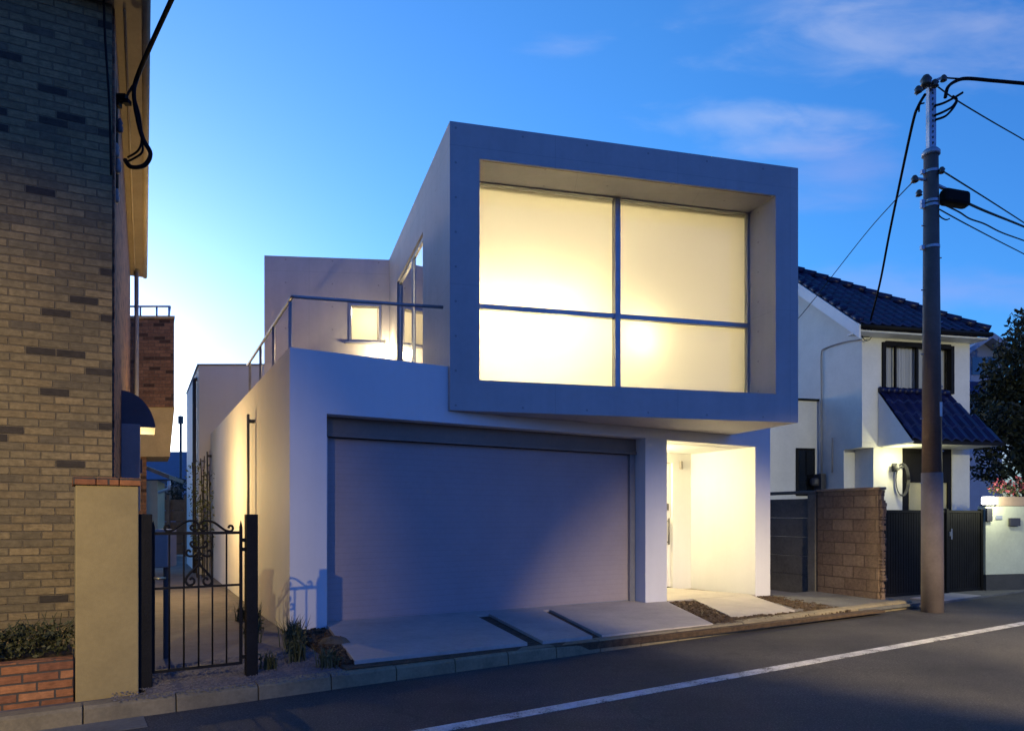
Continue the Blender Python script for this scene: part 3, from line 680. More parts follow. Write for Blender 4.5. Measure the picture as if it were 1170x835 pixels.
# pillar, planter, plants
PA = V((-3.262, 5.10, 0)); PBp = V((-2.915, 5.33, 0)); pd = nrm(PBp.x - PA.x, PBp.y - PA.y); pd3 = V((*pd, 0)); pn3 = V((-pd[1], pd[0], 0)); PLn = (PBp - PA).length
GP = thing('gate_pillar', 'beige rendered pillar capped with orange bricks beside the iron gate', 'pillar', PA + pd3 * .2)
MB().para(PA + UP * 0, pd3 * PLn, pn3 * .40, UP * 1.715).build('body', M['render'], GP, bevel=.008)
for i in range(3):
    MB().para(PA - pd3 * .02 - pn3 * .02 + pd3 * (i * (PLn + .04) / 3 + .003) + UP * 1.719, pd3 * ((PLn + .04) / 3 - .006), pn3 * .44, UP * .06).build('cap_brick', M['brickred'], GP, bevel=.006)
PX = PA - pd3 * .012 + pn3 * .03; plen = 2.2
PT = thing('brick_planter', 'low orange brick planter at the foot of the tan brick wall', 'planter', PX - pd3 * 1)
MB().para(PX - pd3 * plen, pd3 * plen, pn3 * .11, UP * .425).build('wall', M['brickred'], PT, bevel=.004)
MB().para(PX - pd3 * plen + pn3 * .112, pd3 * plen, pn3 * .75, UP * .39).build('soil', M['soil'], PT)
random.seed(8)
hb = MB()
for i in range(9):
    c = PX - pd3 * (.10 + i * .125) + pn3 * random.uniform(.2, .45) + UP * random.uniform(.45, .56)
    hb.leaves(c, (.16, .16, .13), 330, .042)
    for _ in range(6):
        w = random.uniform(0, 6.3); hb.tube([c - UP * .15, c + V((math.cos(w) * .06, math.sin(w) * .06, .05)), c + V((math.cos(w) * .14, math.sin(w) * .14, random.uniform(.08, .2)))], .003, 4)
tag(hb.build('low_shrubs', M['leafmid']), 'dark mass of low shrubs filling the orange brick planter', 'shrubs', kind='stuff')

# ================================================================ iron gate
G0, G1 = V((-2.905, 5.45, 0)), V((-2.225, 5.87, 0)); gd = nrm(G1.x - G0.x, G1.y - G0.y); gd3 = V((*gd, 0)); gn3 = V((-gd[1], gd[0], 0))
IG = thing('iron_gate', 'black wrought iron garden gate with scrollwork between two square posts', 'gate', G0.lerp(G1, .5) + UP * .12)
def gz(x, y):                                             # gate elevation sketch -> world
    u = 150 + x / 3.795; v = 570 + y / 3.795; s = on(G0[:2], gd, u); p = G0 + gd3 * s; p.z = CAM_Z + (590 - v) / 780 * p.y; return p
def gxy(u): return G0 + gd3 * on(G0[:2], gd, u)
for u, wd, ztp in ((165.5, .10, 1.50), (287, .095, 1.50)):
    p = gxy(u); MB().para(p - gd3 * wd / 2 - gn3 * wd / 2 + UP * .05, gd3 * wd, gn3 * wd, UP * (ztp - .05)).build('gate_post', M['iron'], IG, bevel=.006)
zt, zm, zl = gz(293, 147).z, gz(293, 379).z, gz(293, 728).z
fr = MB()
xs = [gxy(150 + x / 3.795) for x in (95, 165, 228, 292, 352, 413, 475)]
for p in (xs[0], xs[-1]): fr.para(p - gd3 * .012 - gn3 * .012 + UP * (zl - .01), gd3 * .024, gn3 * .024, UP * (zt - zl + .05)); fr.lathe(p + UP * (zt + .04), [(.016, 0), (.012, .02), (.001, .065)], 8)
for z, h in ((zt, .024), (zm, .018), (zl, .024)): fr.para(xs[0] - gn3 * .009 + UP * (z - h / 2), xs[-1] - xs[0], gn3 * .018, UP * h)
LF = fr.build('gate_frame', M['iron'], IG)
for p in xs[1:-1]: MB().tube([p + UP * zl, p + UP * zt], .0075, 8).build('bar', M['iron'], LF, True)
scr = [[(165, 126), (160, 116), (150, 116), (145, 128), (155, 139), (178, 135), (202, 119), (226, 102), (255, 94), (279, 98), (291, 113), (287, 131), (271, 137), (257, 127), (262, 114), (273, 119)],
       [(272, 192), (264, 184), (257, 194), (265, 207), (284, 208), (293, 218), (284, 236), (266, 246), (247, 246), (238, 233), (247, 221), (258, 229)],
       [(293, 218), (297, 240), (290, 262), (280, 258), (284, 248)],
       [(293, 262), (287, 286), (264, 311), (243, 335), (236, 356), (250, 373), (270, 366), (273, 350), (262, 341), (254, 350)]]
for path in scr:
    for mir in (0, 1):
        pts = [gz(586 - x if mir else x, y) for x, y in path]
        MB().tube(smooth_path(pts, 5), .0098, 6).build('scroll', M['iron'], IG, True)
hn = MB(); p = gxy(150 + 100 / 3.795) - gn3 * .05 + UP * gz(100, 342).z; hn.tube([p + gn3 * .05, p, p + gd3 * .08], .010, 8); hn.build('gate_handle', M['brass'], IG, True)
for y in (185, 225, 690):
    p = gxy(150 + 487 / 3.795) + UP * gz(487, y).z; MB().para(p - gd3 * .02 - gn3 * .012, gd3 * .05, gn3 * .024, UP * .03).build('hinge', M['iron'], IG)
# grey letter box behind the gate
p = at(181, 640, 6.4); LBX = thing('letter_box', 'grey letter box on a stand just behind the iron gate', 'letter box', V((p.x, p.y, .12)))
MB().para(V((p.x - .06, p.y, 1.0)), V((.13, .03, 0)), V((-.05, .28, 0)), UP * .36).build('box', M['boxgrey'], LBX, bevel=.01)
MB().tube([V((p.x, p.y + .15, .1)), V((p.x, p.y + .15, 1.0))], .03, 8).build('stand', M['pipe'], LBX)

# ================================================================ behind the alley
fh = thing('blue_roof_house', 'far house with a blue roof seen through the gap at the end of the alley', 'house', at(190, 590, 38))
p0, p1 = at(150, 546, 38), at(216, 546, 38)
MB().prism([(p0.x, 38), (p1.x, 38), (p1.x, 44), (p0.x, 44)], 0, p0.z).build('wall', M['farwall'], fh)
zr = at(0, 514, 40).z
MB().add([(p0.x - 1, 37.4, p0.z - .1), (p1.x + .6, 37.4, p0.z - .1), (p1.x + .6, 41, zr), (p0.x - 1, 41, zr), (p1.x + .6, 44.6, p0.z - .1), (p0.x - 1, 44.6, p0.z - .1)], [(0, 1, 2, 3), (3, 2, 4, 5), (0, 3, 5), (1, 4, 2), (0, 5, 4, 1)]).build('roof', M['farroof'], fh)
MB().para(at(176, 572, 37.97), V((1.4, 0, 0)), V((0, .05, 0)), UP * .8).build('window', M['darkglass'], fh)
tc = thing('garden_shed', 'small tan shed with a sloping eave at the far end of the alley', 'shed', at(168, 600, 21))
pa, pb = at(150, 560, 21), at(180, 560, 21)
MB().prism([(pa.x, 21), (pb.x, 21), (pb.x - .8, 23), (pa.x - .8, 23)], 0, pa.z + .3).build('wall', M['tanlight'], tc)
e0, e1 = at(150, 530, 20.6), at(193, 547, 20.6)
MB().add([e0, e1, e1 + V((-1, 3, 0)), e0 + V((-1, 3, 0)), e0 + UP * .12, e1 + UP * .12, e1 + V((-1, 3, .12)), e0 + V((-1, 3, .12))], [(3, 2, 1, 0), (4, 5, 6, 7), (0, 1, 5, 4), (1, 2, 6, 5), (2, 3, 7, 6), (3, 0, 4, 7)]).build('roof', M['wood'], tc)
MB().tube([e1 - UP * .05, e1 + V((0, 0, -.3)), e1 + V((-.4, .2, -.4))], .05, 8).build('rain_gutter', M['rail'], tc, True)
wf = thing('board_fence', 'weathered board fence closing the end of the alley', 'fence', at(192, 610, 24))
a, b = at(170, 596, 24), at(214, 596, 24); zt = at(0, 570, 24).z
for i in range(5): MB().para(V((a.x, 24, .15 + i * (zt - .15) / 5)), V((b.x - a.x, 0, 0)), V((0, .03, 0)), UP * ((zt - .15) / 5 - .02)).build('board', M['wood'], wf)
for t in (0.02, .5, .95): MB().para(V((a.x + (b.x - a.x) * t, 23.9, .1)), V((.09, 0, 0)), V((0, .09, 0)), UP * (zt + .05)).build('fence_post', M['wood'], wf)
p = at(206.5, 590, 27); bp = thing('bare_post', 'thin dark post rising beside the alley end against the pale sky', 'post', V((p.x, p.y, .1)))
MB().tube([(p.x, p.y, 0), (p.x, p.y, at(0, 475, 27).z)], .05, 8).build('shaft', M['pipe'], bp, True)
MB().para(V((p.x - .08, p.y - .06, at(0, 484, 27).z)), V((.16, 0, 0)), V((0, .12, 0)), UP * .3).build('clamp', M['pipe'], bp)

def tree(name, base, h, clusters, n, size, leaf, lab, cat='tree', group=None, trunk_r=.12):
    t = thing(name, lab, cat, base, group); base = V(base)
    tm = MB(); tm.tube([base - UP * .1, base + V((.05, 0, h * .35)), base + V((-.05, .05, h * .7)), base + V((0, 0, h * .95))], [trunk_r, trunk_r * .8, trunk_r * .5, trunk_r * .15], 8)
    for c, r in clusters:
        c = V(c); st = base + UP * max(.3, min(h * .75, c.z - base.z - .4)) * .8
        tm.tube([st, st.lerp(c, .5) + UP * .1, c], [trunk_r * .4, trunk_r * .25, trunk_r * .08], 6)
    tm.build('trunk', M['bark'], t, True)
    lm_ = MB()
    for c, r in clusters: lm_.leaves(c, r, int(n * r[0] * r[2]), size)
    lm_.build('crown', leaf, t); return t
random.seed(31)
tree('small_tree', at(203, 605, 26)[:2] + (.1,) if 0 else (at(203, 605, 26).x, 26, .1), 2.6, [(at(203, 560, 26), (.45, .4, .5)), (at(200, 575, 26), (.4, .4, .4)), (at(207, 585, 26), (.35, .3, .4))], 2400, .10, M['leafdark'], 'small dark tree at the end of the alley below the blue roof')
b = at(231, 560, 15.2); bt = thing('bamboo_shrub', 'slender yellow green shrub lit warmly against the rear wing wall', 'shrub', V((b.x, b.y, .12)))
bs_ = MB(); lf = MB(); random.seed(33)
for i in range(6):
    x = b.x + random.uniform(-.2, .2); y = b.y + random.uniform(-.2, .2); h = random.uniform(1.8, 3.0); tx = random.uniform(-.2, .2)
    bs_.tube([(x, y, .1), (x + tx * .4, y, h * .6), (x + tx, y, h)], .010, 5)
    for k_ in range(9): lf.leaves((x + tx * (.3 + .07 * k_), y, h * (.35 + .075 * k_)), (.15, .15, .12), 11, .075)
bs_.build('stem', M['bark'], bt); lf.build('foliage', M['leaflit'], bt)

# ================================================================ RIGHT: fences and gate
WP, WDv = (6.165, 11.45), (-.4430, .8965); wd3 = V((*WDv, 0)); wo3 = V((-.8965, -.4430, 0))
def WW(s, o=0, z=0): return V((WP[0], WP[1], 0)) + wd3 * s - wo3 * o + UP * z
bw = thing('block_wall', 'brown concrete block wall with a crumbling end by the dark gate', 'wall', WW(.6))
MB().para(WW(0.02), wd3 * 1.22, -wo3 * .15, UP * 1.93).build('body', M['blockwall'], bw, bevel=.008)
MB().para(WW(-.01, -.012, 1.933), wd3 * 1.26, -wo3 * .175, UP * .045).build('coping', M['wood'], bw, bevel=.006)
random.seed(14)
en_ = MB()
for i in range(34):
    z = i * .057; en_.para(WW(-.01 - random.uniform(0, .03), .01 + random.uniform(0, .03), z), wd3 * .05, -wo3 * random.uniform(.06, .13), UP * random.uniform(.03, .075))
en_.build('broken_end', M['blockwall'], bw)
pf = thing('panel_fence', 'grey precast concrete panel fence between the two houses', 'fence', WW(2.4))
for i in range(5): MB().para(WW(1.46, .03, .02 + i * .36), wd3 * 5.2, -wo3 * .05, UP * .357).build('panel', M['panel'], pf, bevel=.012)
for s in (1.27, 3.1, 4.9): MB().para(WW(s, -.02), wd3 * .17, -wo3 * .15, UP * 1.90).build('fence_post', M['panel'], pf, bevel=.01)
MB().para(WW(1.27, -.02, 1.905), wd3 * 5.4, -wo3 * .14, UP * .06).build('coping', M['panel'], pf, bevel=.01)
# dark folding gate
Q0, Q1 = V((6.62, 12.2, 0)), V((9.22, 13.45, 0)); qd = nrm(Q1.x - Q0.x, Q1.y - Q0.y); qd3 = V((*qd, 0)); qn3 = V((-qd[1], qd[0], 0)); QL = (Q1 - Q0).length
DG = thing('black_gate', 'tall black slatted driveway gate behind the utility pole', 'gate', Q0.lerp(Q1, .5))
zt = 1.60
n = 40
pm = MB()
for i in range(n): pm.para(Q0 + qd3 * (QL * i / n + .006) + UP * .07, qd3 * (QL / n - .012), qn3 * .02, UP * (zt - .12))
pm.build('slat_panel', M['gatepanel'], DG)
fm = MB(); fm.para(Q0 - qn3 * .015 + UP * (zt - .05), qd3 * QL, qn3 * .05, UP * .05); fm.para(Q0 - qn3 * .015 + UP * .04, qd3 * QL, qn3 * .05, UP * .05)
fm.para(Q0 + qn3 * .022 + UP * .09, qd3 * QL, qn3 * .01, UP * (zt - .14)); fm.build('gate_frame', M['gatepanel'], DG)
for s in (-.02, QL * .62, QL + .0): MB().para(Q0 + qd3 * s - qn3 * .03 + UP * 0, qd3 * .07, qn3 * .08, UP * (zt + .03)).build('gate_post', M['gatepanel'], DG, bevel=.005)
hm = MB(); q = Q0 + qd3 * (QL * .62 + .12) - qn3 * .05 + UP * 1.05; hm.tube([q, q + UP * .2], .012, 6); hm.para(q - qd3 * .02 + UP * .06 + qn3 * .02, qd3 * .04, qn3 * .03, UP * .08); hm.build('handle', M['galv'], DG)
# pale wall with letter slot, intercom and flower trough
E0 = V((9.30, 13.40, 0)); ed = nrm(.97, .24); ed3 = V((*ed, 0)); en3 = V((-ed[1], ed[0], 0))
GW = thing('garden_wall', 'pale green garden wall with letter slot at the right edge', 'wall', E0 + ed3 * 1)
ztop = at(1124, 578, 13.4).z
MB().para(E0 + UP * .34, ed3 * 5, en3 * .18, UP * (ztop - .34)).build('body', M['green'], GW, bevel=.006)
MB().para(E0 - en3 * .01, ed3 * 5, en3 * .2, UP * .337).build('plinth', M['plinth'], GW)
ic = at(1130.5, 588, 13.4); MB().para(V((ic.x - .08, ic.y - .06, ic.z - .13)), ed3 * .13, en3 * .05, UP * .26).build('intercom', M['pipe'], GW, bevel=.01)
ic = at(1139, 590, 13.45); MB().para(V((ic.x - .03, ic.y - .015, ic.z - .05)), ed3 * .16, en3 * .03, UP * .07).build('name_plate', M['rail'], GW)
ic = at(1156, 595, 13.5); MB().para(V((ic.x - .05, ic.y - .03, ic.z - .1)), ed3 * .26, en3 * .04, UP * .16).build('letter_slot', M['pipe'], GW, bevel=.008)
fb = thing('flower_trough', 'pale flower trough of red blooms standing on the garden wall', 'planter', E0 + ed3 * 1 + UP * ztop)
f0 = at(1139, 575, 13.5); MB().para(V((f0.x, f0.y - .04, ztop + .003)), ed3 * 1.6, en3 * .2, UP * .19).build('trough', M['terracotta'], fb, bevel=.015)
random.seed(17); lv = MB()
for i in range(12):
    c = V((f0.x, f0.y, ztop + .3)) + ed3 * (.05 + i * .13) + en3 * .06 + UP * random.uniform(-.02, .12)
    lv.leaves(c, (.16, .14, .14), 60, .07); MB().leaves(c + UP * .06, (.17, .15, .15), 42, .06).build('blooms', M['flower'], fb)['kind'] = 'stuff'
lv.build('leaves', M['leafmid'], fb)
lp = thing('wall_lamp', 'small bright white lamp glowing on top of the garden wall', 'lamp', at(1132, 578, 13.42))
q = at(1125, 0, 13.42); MB().para(V((q.x, 13.38, ztop + .003)), ed3 * .26, en3 * .14, UP * .03).build('base', M['pipe'], lp)
MB().para(V((q.x + .015, 13.39, ztop + .034)), ed3 * .23, en3 * .12, UP * .15).build('lens', M['lamp_white'], lp, bevel=.02)
light('wall_lamp_light', 'POINT', V((q.x + .12, 13.05, ztop + .16)), 9, (1, 1, .66), .06, lp)
# doormat-like plate on the pavement
tag(MB().prism([kp(8.6, .05)[:2], kp(10.1, .05)[:2], kp(10.1, .55)[:2], kp(8.6, .55)[:2]], .03, .045).build('ramp_plate', M['slab'], bevel=.004), 'grey metal ramp plate lying on the road edge in front of the black gate', 'ramp plate')

# ================================================================ RIGHT: white house
HP = (8.205, 16.0); HD = nrm(3715, 780); HB = (-HD[1], HD[0]); hd3 = V((*HD, 0)); hb3 = V((*HB, 0))
def W(a, b, z=0): return V((HP[0], HP[1], 0)) + hd3 * a + hb3 * b + UP * z
def zat(v, p): return CAM_Z + (590 - v) / 780 * p.y
WH = thing('white_house', 'white stucco house with blue glazed tile roofs behind the utility pole', 'house', W(1.5, 3))
HWID = 3.0; HDEP = 9.0; zE = 6.10; zF = zat(505, W(0, 0)); TP = .75
wx0, wx1 = on(HP, HD, 1008), on(HP, HD, 1088); wz0, wz1 = zat(447, W(wx0, 0)), zat(391, W(wx0, 0))
dx0, dx1 = on(HP, HD, 1031), on(HP, HD, 1088); dz1 = zat(508, W(dx0, 0))
mb = MB(); mb.wall(HP, HD, HWID, (HB[0] * .2, HB[1] * .2), zF, zE, [(wx0, wx1, wz0, wz1)])
ns = .307
mb.wall(HP, HD, HWID, (HB[0] * .2, HB[1] * .2), 0, zF - .001, [(dx0, dx1, 0, dz1)], ns)
mb.build('front_wall', M['white'], WH)
mb = MB(); mb.wall(W(0, 0)[:2], HB, HDEP, (HD[0] * .2, HD[1] * .2), zF, zE, (), .2); mb.wall(W(0, 0)[:2], HB, HDEP, (HD[0] * .2, HD[1] * .2), 0, zF, [(3.05, 3.75, .9, zat(512, W(0, 3.0)))], .63)
mb.para(W(.2, .63), hd3 * (ns - .2 + .2), hb3 * .15, UP * zF); mb.para(W(ns, .2), hd3 * .15, hb3 * .43, UP * zF)
mb.para(W(.0, .002, zF - .12), hd3 * ns, hb3 * .62, UP * .118)
gx = 6.0                                # gable triangle
mb.add([W(0, .0, zE), W(0, gx, zE), W(0, gx / 2 + .0, zE + gx / 2 * TP), W(.2, .0, zE), W(.2, gx, zE), W(.2, gx / 2, zE + gx / 2 * TP)], [(0, 2, 1), (3, 4, 5), (0, 3, 5, 2), (2, 5, 4, 1), (0, 1, 4, 3)])
mb.build('side_wall', M['white'], WH)
mb = MB(); mb.wall(W(HWID, 0)[:2], HB, HDEP, (-HD[0] * .2, -HD[1] * .2), 0, zE, (), .2); mb.build('side_wall', M['white'], WH)
# lower lean-to between the houses
mb = MB(); mb.para(W(-1.5, 1.59), hd3 * 1.495, hb3 * 4, UP * (zat(456, W(-.2, 1.59)) - .05)); mb.build('side_annexe', M['white'], WH)
mb = MB(); mb.para(W(-1.53, 1.54, zat(456, W(-.2, 1.59)) - .047), hd3 * 1.525, hb3 * 4.1, UP * .05); mb.build('annexe_coping', M['darkwood'], WH)
sw_ = at(909, 511, 17.6); 
# side window (dark, tall)
u0 = W(-1.5, 1.59)
ax0, ax1 = on(u0[:2], HD, 909), on(u0[:2], HD, 930); zz1, zz0 = zat(511, u0), zat(566, u0)
dk = MB(); dk.para(u0 + hd3 * ax0 - hb3 * .05 + UP * zz0, hd3 * (ax1 - ax0), hb3 * .048, UP * (zz1 - zz0)); DKW = dk.build('side_window', M['darkwood'], WH, bevel=.008)
gm = MB(); o_ = u0 + hd3 * (ax0 + .05) - hb3 * .053 + UP * (zz0 + .06); gm.quad(o_, o_ + hd3 * (ax1 - ax0 - .1), o_ + hd3 * (ax1 - ax0 - .1) + UP * (zz1 - zz0 - .12), o_ + UP * (zz1 - zz0 - .12)); gm.build('window_pane', M['darkglass'], DKW)
# upper window
uw = MB()
def ubar(mb, a, b, z0, z1, t0=-.05, t1=.10): mb.para(W(a, t0, z0), hd3 * (b - a), hb3 * (t1 - t0), UP * (z1 - z0))
ubar(uw, wx0 - .02, wx0 + .07, wz0, wz1); ubar(uw, wx1 - .07, wx1 + .02, wz0, wz1); ubar(uw, wx0 + .072, wx1 - .072, wz1 - .08, wz1 + .03); ubar(uw, wx0 + .072, wx1 - .072, wz0 - .06, wz0 + .09)
ubar(uw, (wx0 + wx1) / 2 - .03, (wx0 + wx1) / 2 + .03, wz0 + .092, wz1 - .082, .0, .06); ubar(uw, wx0 + .36, wx0 + .40, wz0 + .092, wz1 - .082, .0, .06)
UW = uw.build('upper_window', M['darkwood'], WH, bevel=.005)
gm = MB(); gm.quad(W(wx0 + .07, .07, wz0 + .09), W(wx1 - .07, .07, wz0 + .09), W(wx1 - .07, .07, wz1 - .08), W(wx0 + .07, .07, wz1 - .08)); gm.build('window_pane', M['glass'], UW)
cu = MB(); pts = []
n = 90
for i in range(n + 1):
    s = wx0 + .08 + (wx1 - wx0 - .16) * i / n; pts.append((s, .16 + .03 * math.sin(i * 1.15) + .012 * math.sin(i * 2.7)))
for i in range(n): cu.quad(W(pts[i][0], pts[i][1], wz0 + .05), W(pts[i + 1][0], pts[i + 1][1], wz0 + .05), W(pts[i + 1][0], pts[i + 1][1], wz1 - .05), W(pts[i][0], pts[i][1], wz1 - .05))
cu.build('curtain', M['curtain'], UW, True)
MB().para(W(wx0 - .1, .24, wz0 - .1), hd3 * (wx1 - wx0 + .2), hb3 * .02, UP * (wz1 - wz0 + .2)).build('room_back', M['plinth'], WH)
# entrance door
dm = MB(); dm.para(W(dx0 + .003, .02, .05), hd3 * .10, hb3 * .1, UP * (dz1 - .06)); dm.para(W(dx1 - .103, .02, .05), hd3 * .10, hb3 * .1, UP * (dz1 - .06)); dm.para(W(dx0 + .105, .02, 2.30), hd3 * (dx1 - dx0 - .21), hb3 * .1, UP * (dz1 - 2.31)); dm.build('door_frame', M['darkwood'], WH, bevel=.005)
dd_ = MB(); dd_.para(W(dx0 + .106, .07, .05), hd3 * .13, hb3 * .04, UP * 2.245); dd_.build('side_panel', M['darkwood'], WH)
DD = MB().para(W(dx0 + .24, .06, .05), hd3 * (dx1 - dx0 - .345), hb3 * .05, UP * 2.245).build('front_door', M['yellowdoor'], WH)
MB().tube([W(dx0 + .30, .03, 1.1), W(dx0 + .30, .03, 1.4)], .014, 6).build('door_handle', M['pipe'], DD)
# light, hose coil, vine by the door
q = W(on(HP, HD, 1021), -.02); q.z = zat(534, q)
sl2 = MB(); sl2.para(q + V((-.06, -.02, -.10)), V((.12, 0, 0)), V((0, .03, 0)), UP * .2); sl2.tube([q, q + V((-.02, -.16, .0))], .02, 6); sl2.lathe(q + V((-.05, -.2, -.08)), [(.05, 0), (.07, .06), (.05, .14)], 10); sl2.build('security_light', M['pipe'], WH)
light('security_light_bulb', 'POINT', q + V((-.05, -.45, .10)), 6, (1, .96, .48), .05, WH)
q = W(on(HP, HD, 1027), -.09); q.z = zat(548, q); hc = MB()
for i in range(4): hc.tube([q + V((math.cos(w / 16 * 2 * math.pi) * (.17 + .012 * i) * .8, -.015 * i, math.sin(w / 16 * 2 * math.pi) * (.36 + .01 * i))) for w in range(17)], .012, 5)
hc.tube([q + V((0, .1, .3)), q + V((0, -.06, .3))], .02, 6); hc.build('hose_coil', M['pipe'], WH, True)
# roofs with real tile profile
def tiles(o, along, back, tanp, Wd, rows, smin, smax, m, parent, name='roof', rh=.27, period=.27, amp=.03):
    mb = MB(); sl_n = V((along.y * 0, 0, 0)); sub = 6
    dz = period / sub
    for r in range(rows):
        q0, q1 = r * rh, (r + 1) * rh + .03; a, b = smin(q0 + rh / 2), smax(q0 + rh / 2)
        if b - a < .05: continue
        n = max(1, int(round((b - a) / dz)))
        lo, hi = [], []
        for i in range(n + 1):
            s = a + (b - a) * i / n; ph = s / period * 2 * math.pi
            wv = amp * (math.sin(ph) + .35 * math.sin(2 * ph + .6))
            lo.append(o + along * s + back * q0 + UP * (q0 * tanp + wv + .055)); hi.append(o + along * s + back * q1 + UP * (q1 * tanp + wv + .018))
        for i in range(n):
            mb.quad(lo[i], lo[i + 1], hi[i + 1], hi[i]); mb.quad(lo[i] - UP * .04, lo[i + 1] - UP * .04, lo[i + 1], lo[i])
    return mb.build(name, m, parent, True)
EL = W(-.42, -.45); ovr = .38; EW = on(EL[:2], HD, 1131); EL.z = zat(370, EL)
RQ = 3.55; rows = int(RQ / .27)
RT = tiles(EL, hd3, hb3, TP, EW, rows + 1, lambda q: 0, lambda q: EW - q, M['tile'], WH)
ub = MB()
def rp(s, q, dz=0): return EL + hd3 * s + hb3 * q + UP * (q * TP + dz)
ub.add([rp(0, 0, -.02), rp(EW, 0, -.02), rp(EW - RQ, RQ, -.02), rp(0, RQ, -.02), rp(0, 0, -.12), rp(EW, 0, -.12), rp(EW - RQ, RQ, -.12), rp(0, RQ, -.12)],
       [(0, 1, 2, 3), (7, 6, 5, 4), (0, 4, 5, 1), (1, 5, 6, 2), (2, 6, 7, 3), (3, 7, 4, 0)])
# right hip face and rear slope close the roof
ub.add([rp(EW, 0, -.02), rp(EW, 0, -.02) + hb3 * 2 * RQ, rp(EW - RQ, RQ, -.02), rp(0, RQ, -.02), rp(0, 0, -.02) + hb3 * 2 * RQ], [(0, 1, 2), (3, 2, 1, 4)])
ub.build('roof_deck', M['tile'], WH)
so_ = MB(); so_.prism([W(-.40, -.43)[:2], W(EW - .44, -.43)[:2], W(EW - .44, HDEP)[:2], W(HWID, HDEP)[:2], W(HWID, -.0)[:2], W(-.40, -.004)[:2]], EL.z - .16, EL.z - .125); so_.build('soffit', M['fascia'], WH)
gt = MB(); gt.tube([EL - hb3 * .05 - UP * .06, EL - hb3 * .05 - UP * .06 + hd3 * EW], .055, 8); gt.build('rain_gutter', M['darkwood'], WH, True)
vb = MB(); vb.para(rp(-.05, -.03, -.30), hd3 * .048, hb3 * RQ + UP * RQ * TP, UP * .30); vb.build('barge_board', M['fascia'], WH)
hp = MB()
for i in range(17):
    f0, f1 = i / 17, (i + 1.12) / 17; p0 = rp(EW - RQ * f0, RQ * f0, .07); p1 = rp(EW - RQ * f1, RQ * f1, .05); hp.tube([p0, p1], [.10, .085], 8)
hp.build('hip_cap', M['tile'], WH, True)
vc = MB()
for i in range(14):
    f0, f1 = i / 14, (i + 1.1) / 14; vc.tube([rp(.03, RQ * f0, .08), rp(.03, RQ * f1, .06)], [.075, .065], 8)
vc.build('verge_tile', M['tile'], WH, True)
# pent roof over the entrance
pl0 = W(on(HP, HD, 1003), -.0); pq = 1.05; za = zat(446, pl0); 
PE = W(on(HP, HD, 1003), -pq); zb2 = zat(502, PE); tp2 = (za - zb2) / pq; PE.z = zb2
pw = on(PE[:2], HD, 1148)
tiles(PE, hd3, hb3, tp2, pw, 4, lambda q: 0, lambda q: pw - q * .55, M['tile'], WH, 'pent_roof', pq / 4)
pk = MB(); def_ = lambda s, q, dz=0: PE + hd3 * s + hb3 * q + UP * (q * tp2 + dz)
pk.add([def_(.02, 0, -.02), def_(pw, 0, -.02), def_(pw - .55 * pq, pq - .01, -.02), def_(.02, pq - .01, -.02), def_(.02, 0, -.09), def_(pw, 0, -.09), def_(pw - .55 * pq, pq - .01, -.11), def_(.02, pq - .01, -.11)],
       [(0, 1, 2, 3), (7, 6, 5, 4), (0, 4, 5, 1), (1, 5, 6, 2), (3, 7, 4, 0)]); pk.build('pent_deck', M['darkwood'], WH)
ck = MB(); ck.add([def_(.0, .0, -.03), def_(0, pq - .01, -.03), V((*def_(0, pq - .01)[:2], zb2 - .06)), def_(.06, .0, -.03), def_(.06, pq - .01, -.03), V((*def_(.06, pq - .01)[:2], zb2 - .06)), V((*def_(0, 0)[:2], zb2 - .06)), V((*def_(.06, 0)[:2], zb2 - .06))],
                  [(0, 1, 2, 6), (3, 7, 5, 4), (6, 2, 5, 7), (0, 6, 7, 3)]); ck.build('pent_cheek', M['fascia'], WH)
pf_ = MB(); pf_.para(def_(.06, .02, -.10), hd3 * (pw - .1), hb3 * (pq - .04), UP * .025); pf_.build('pent_soffit', M['fascia'], WH)
rc = MB()
for i in range(12): rc.tube([def_((pw - .55 * pq) * i / 12, pq - .06, .08), def_((pw - .55 * pq) * (i + 1.1) / 12, pq - .06, .07)], [.075, .068], 8)
rc.build('ridge_tile', M['tile'], WH, True)
# conduit and meter on the side wall
def sidept(u, v): 
    s = on(HP, HB, u); p = W(-.03, s); p.z = zat(v, p); return p
cd = MB(); cd.tube(smooth_path([sidept(984, 388), sidept(965, 391), sidept(944, 398), sidept(939.5, 405), sidept(939.5, 440), sidept(940, 540)], 5), .016, 6); cd.build('conduit', M['boxgrey'], WH, True)
cd = MB(); cd.tube([sidept(952, 500), sidept(952, 540)], .014, 6); cd.build('conduit', M['boxgrey'], WH, True)
q = sidept(945, 560); mt = MB(); mt.para(q - hd3 * .14, hd3 * .13, hb3 * .40, UP * .42); mt.lathe(q - hd3 * .16 + hb3 * .2 + UP * .12, [(.10, 0), (.13, .05), (.13, .16), (.08, .2)], 12); mt.build('electric_meter', M['pipe'], WH)
q = W(.05, -.04); q.z = zat(380, q); ib = MB(); ib.para(q - V((.1, .03, .1)), V((.2, 0, 0)), V((0, .05, 0)), UP * .07); ib.lathe(q + V((-.05, -.07, -.05)), [(.03, 0), (.05, .04), (.03, .1)], 8); ib.lathe(q + V((.1, -.07, .05)), [(.03, 0), (.05, .04), (.03, .1)], 8)
ib.tube([q + V((.12 * math.cos(w / 12 * 6.28), -.08, -.05 + .16 * math.sin(w / 12 * 6.28))) for w in range(12)], .010, 5); ib.build('cable_bracket', M['cable'], WH)
HOOK = q.copy()

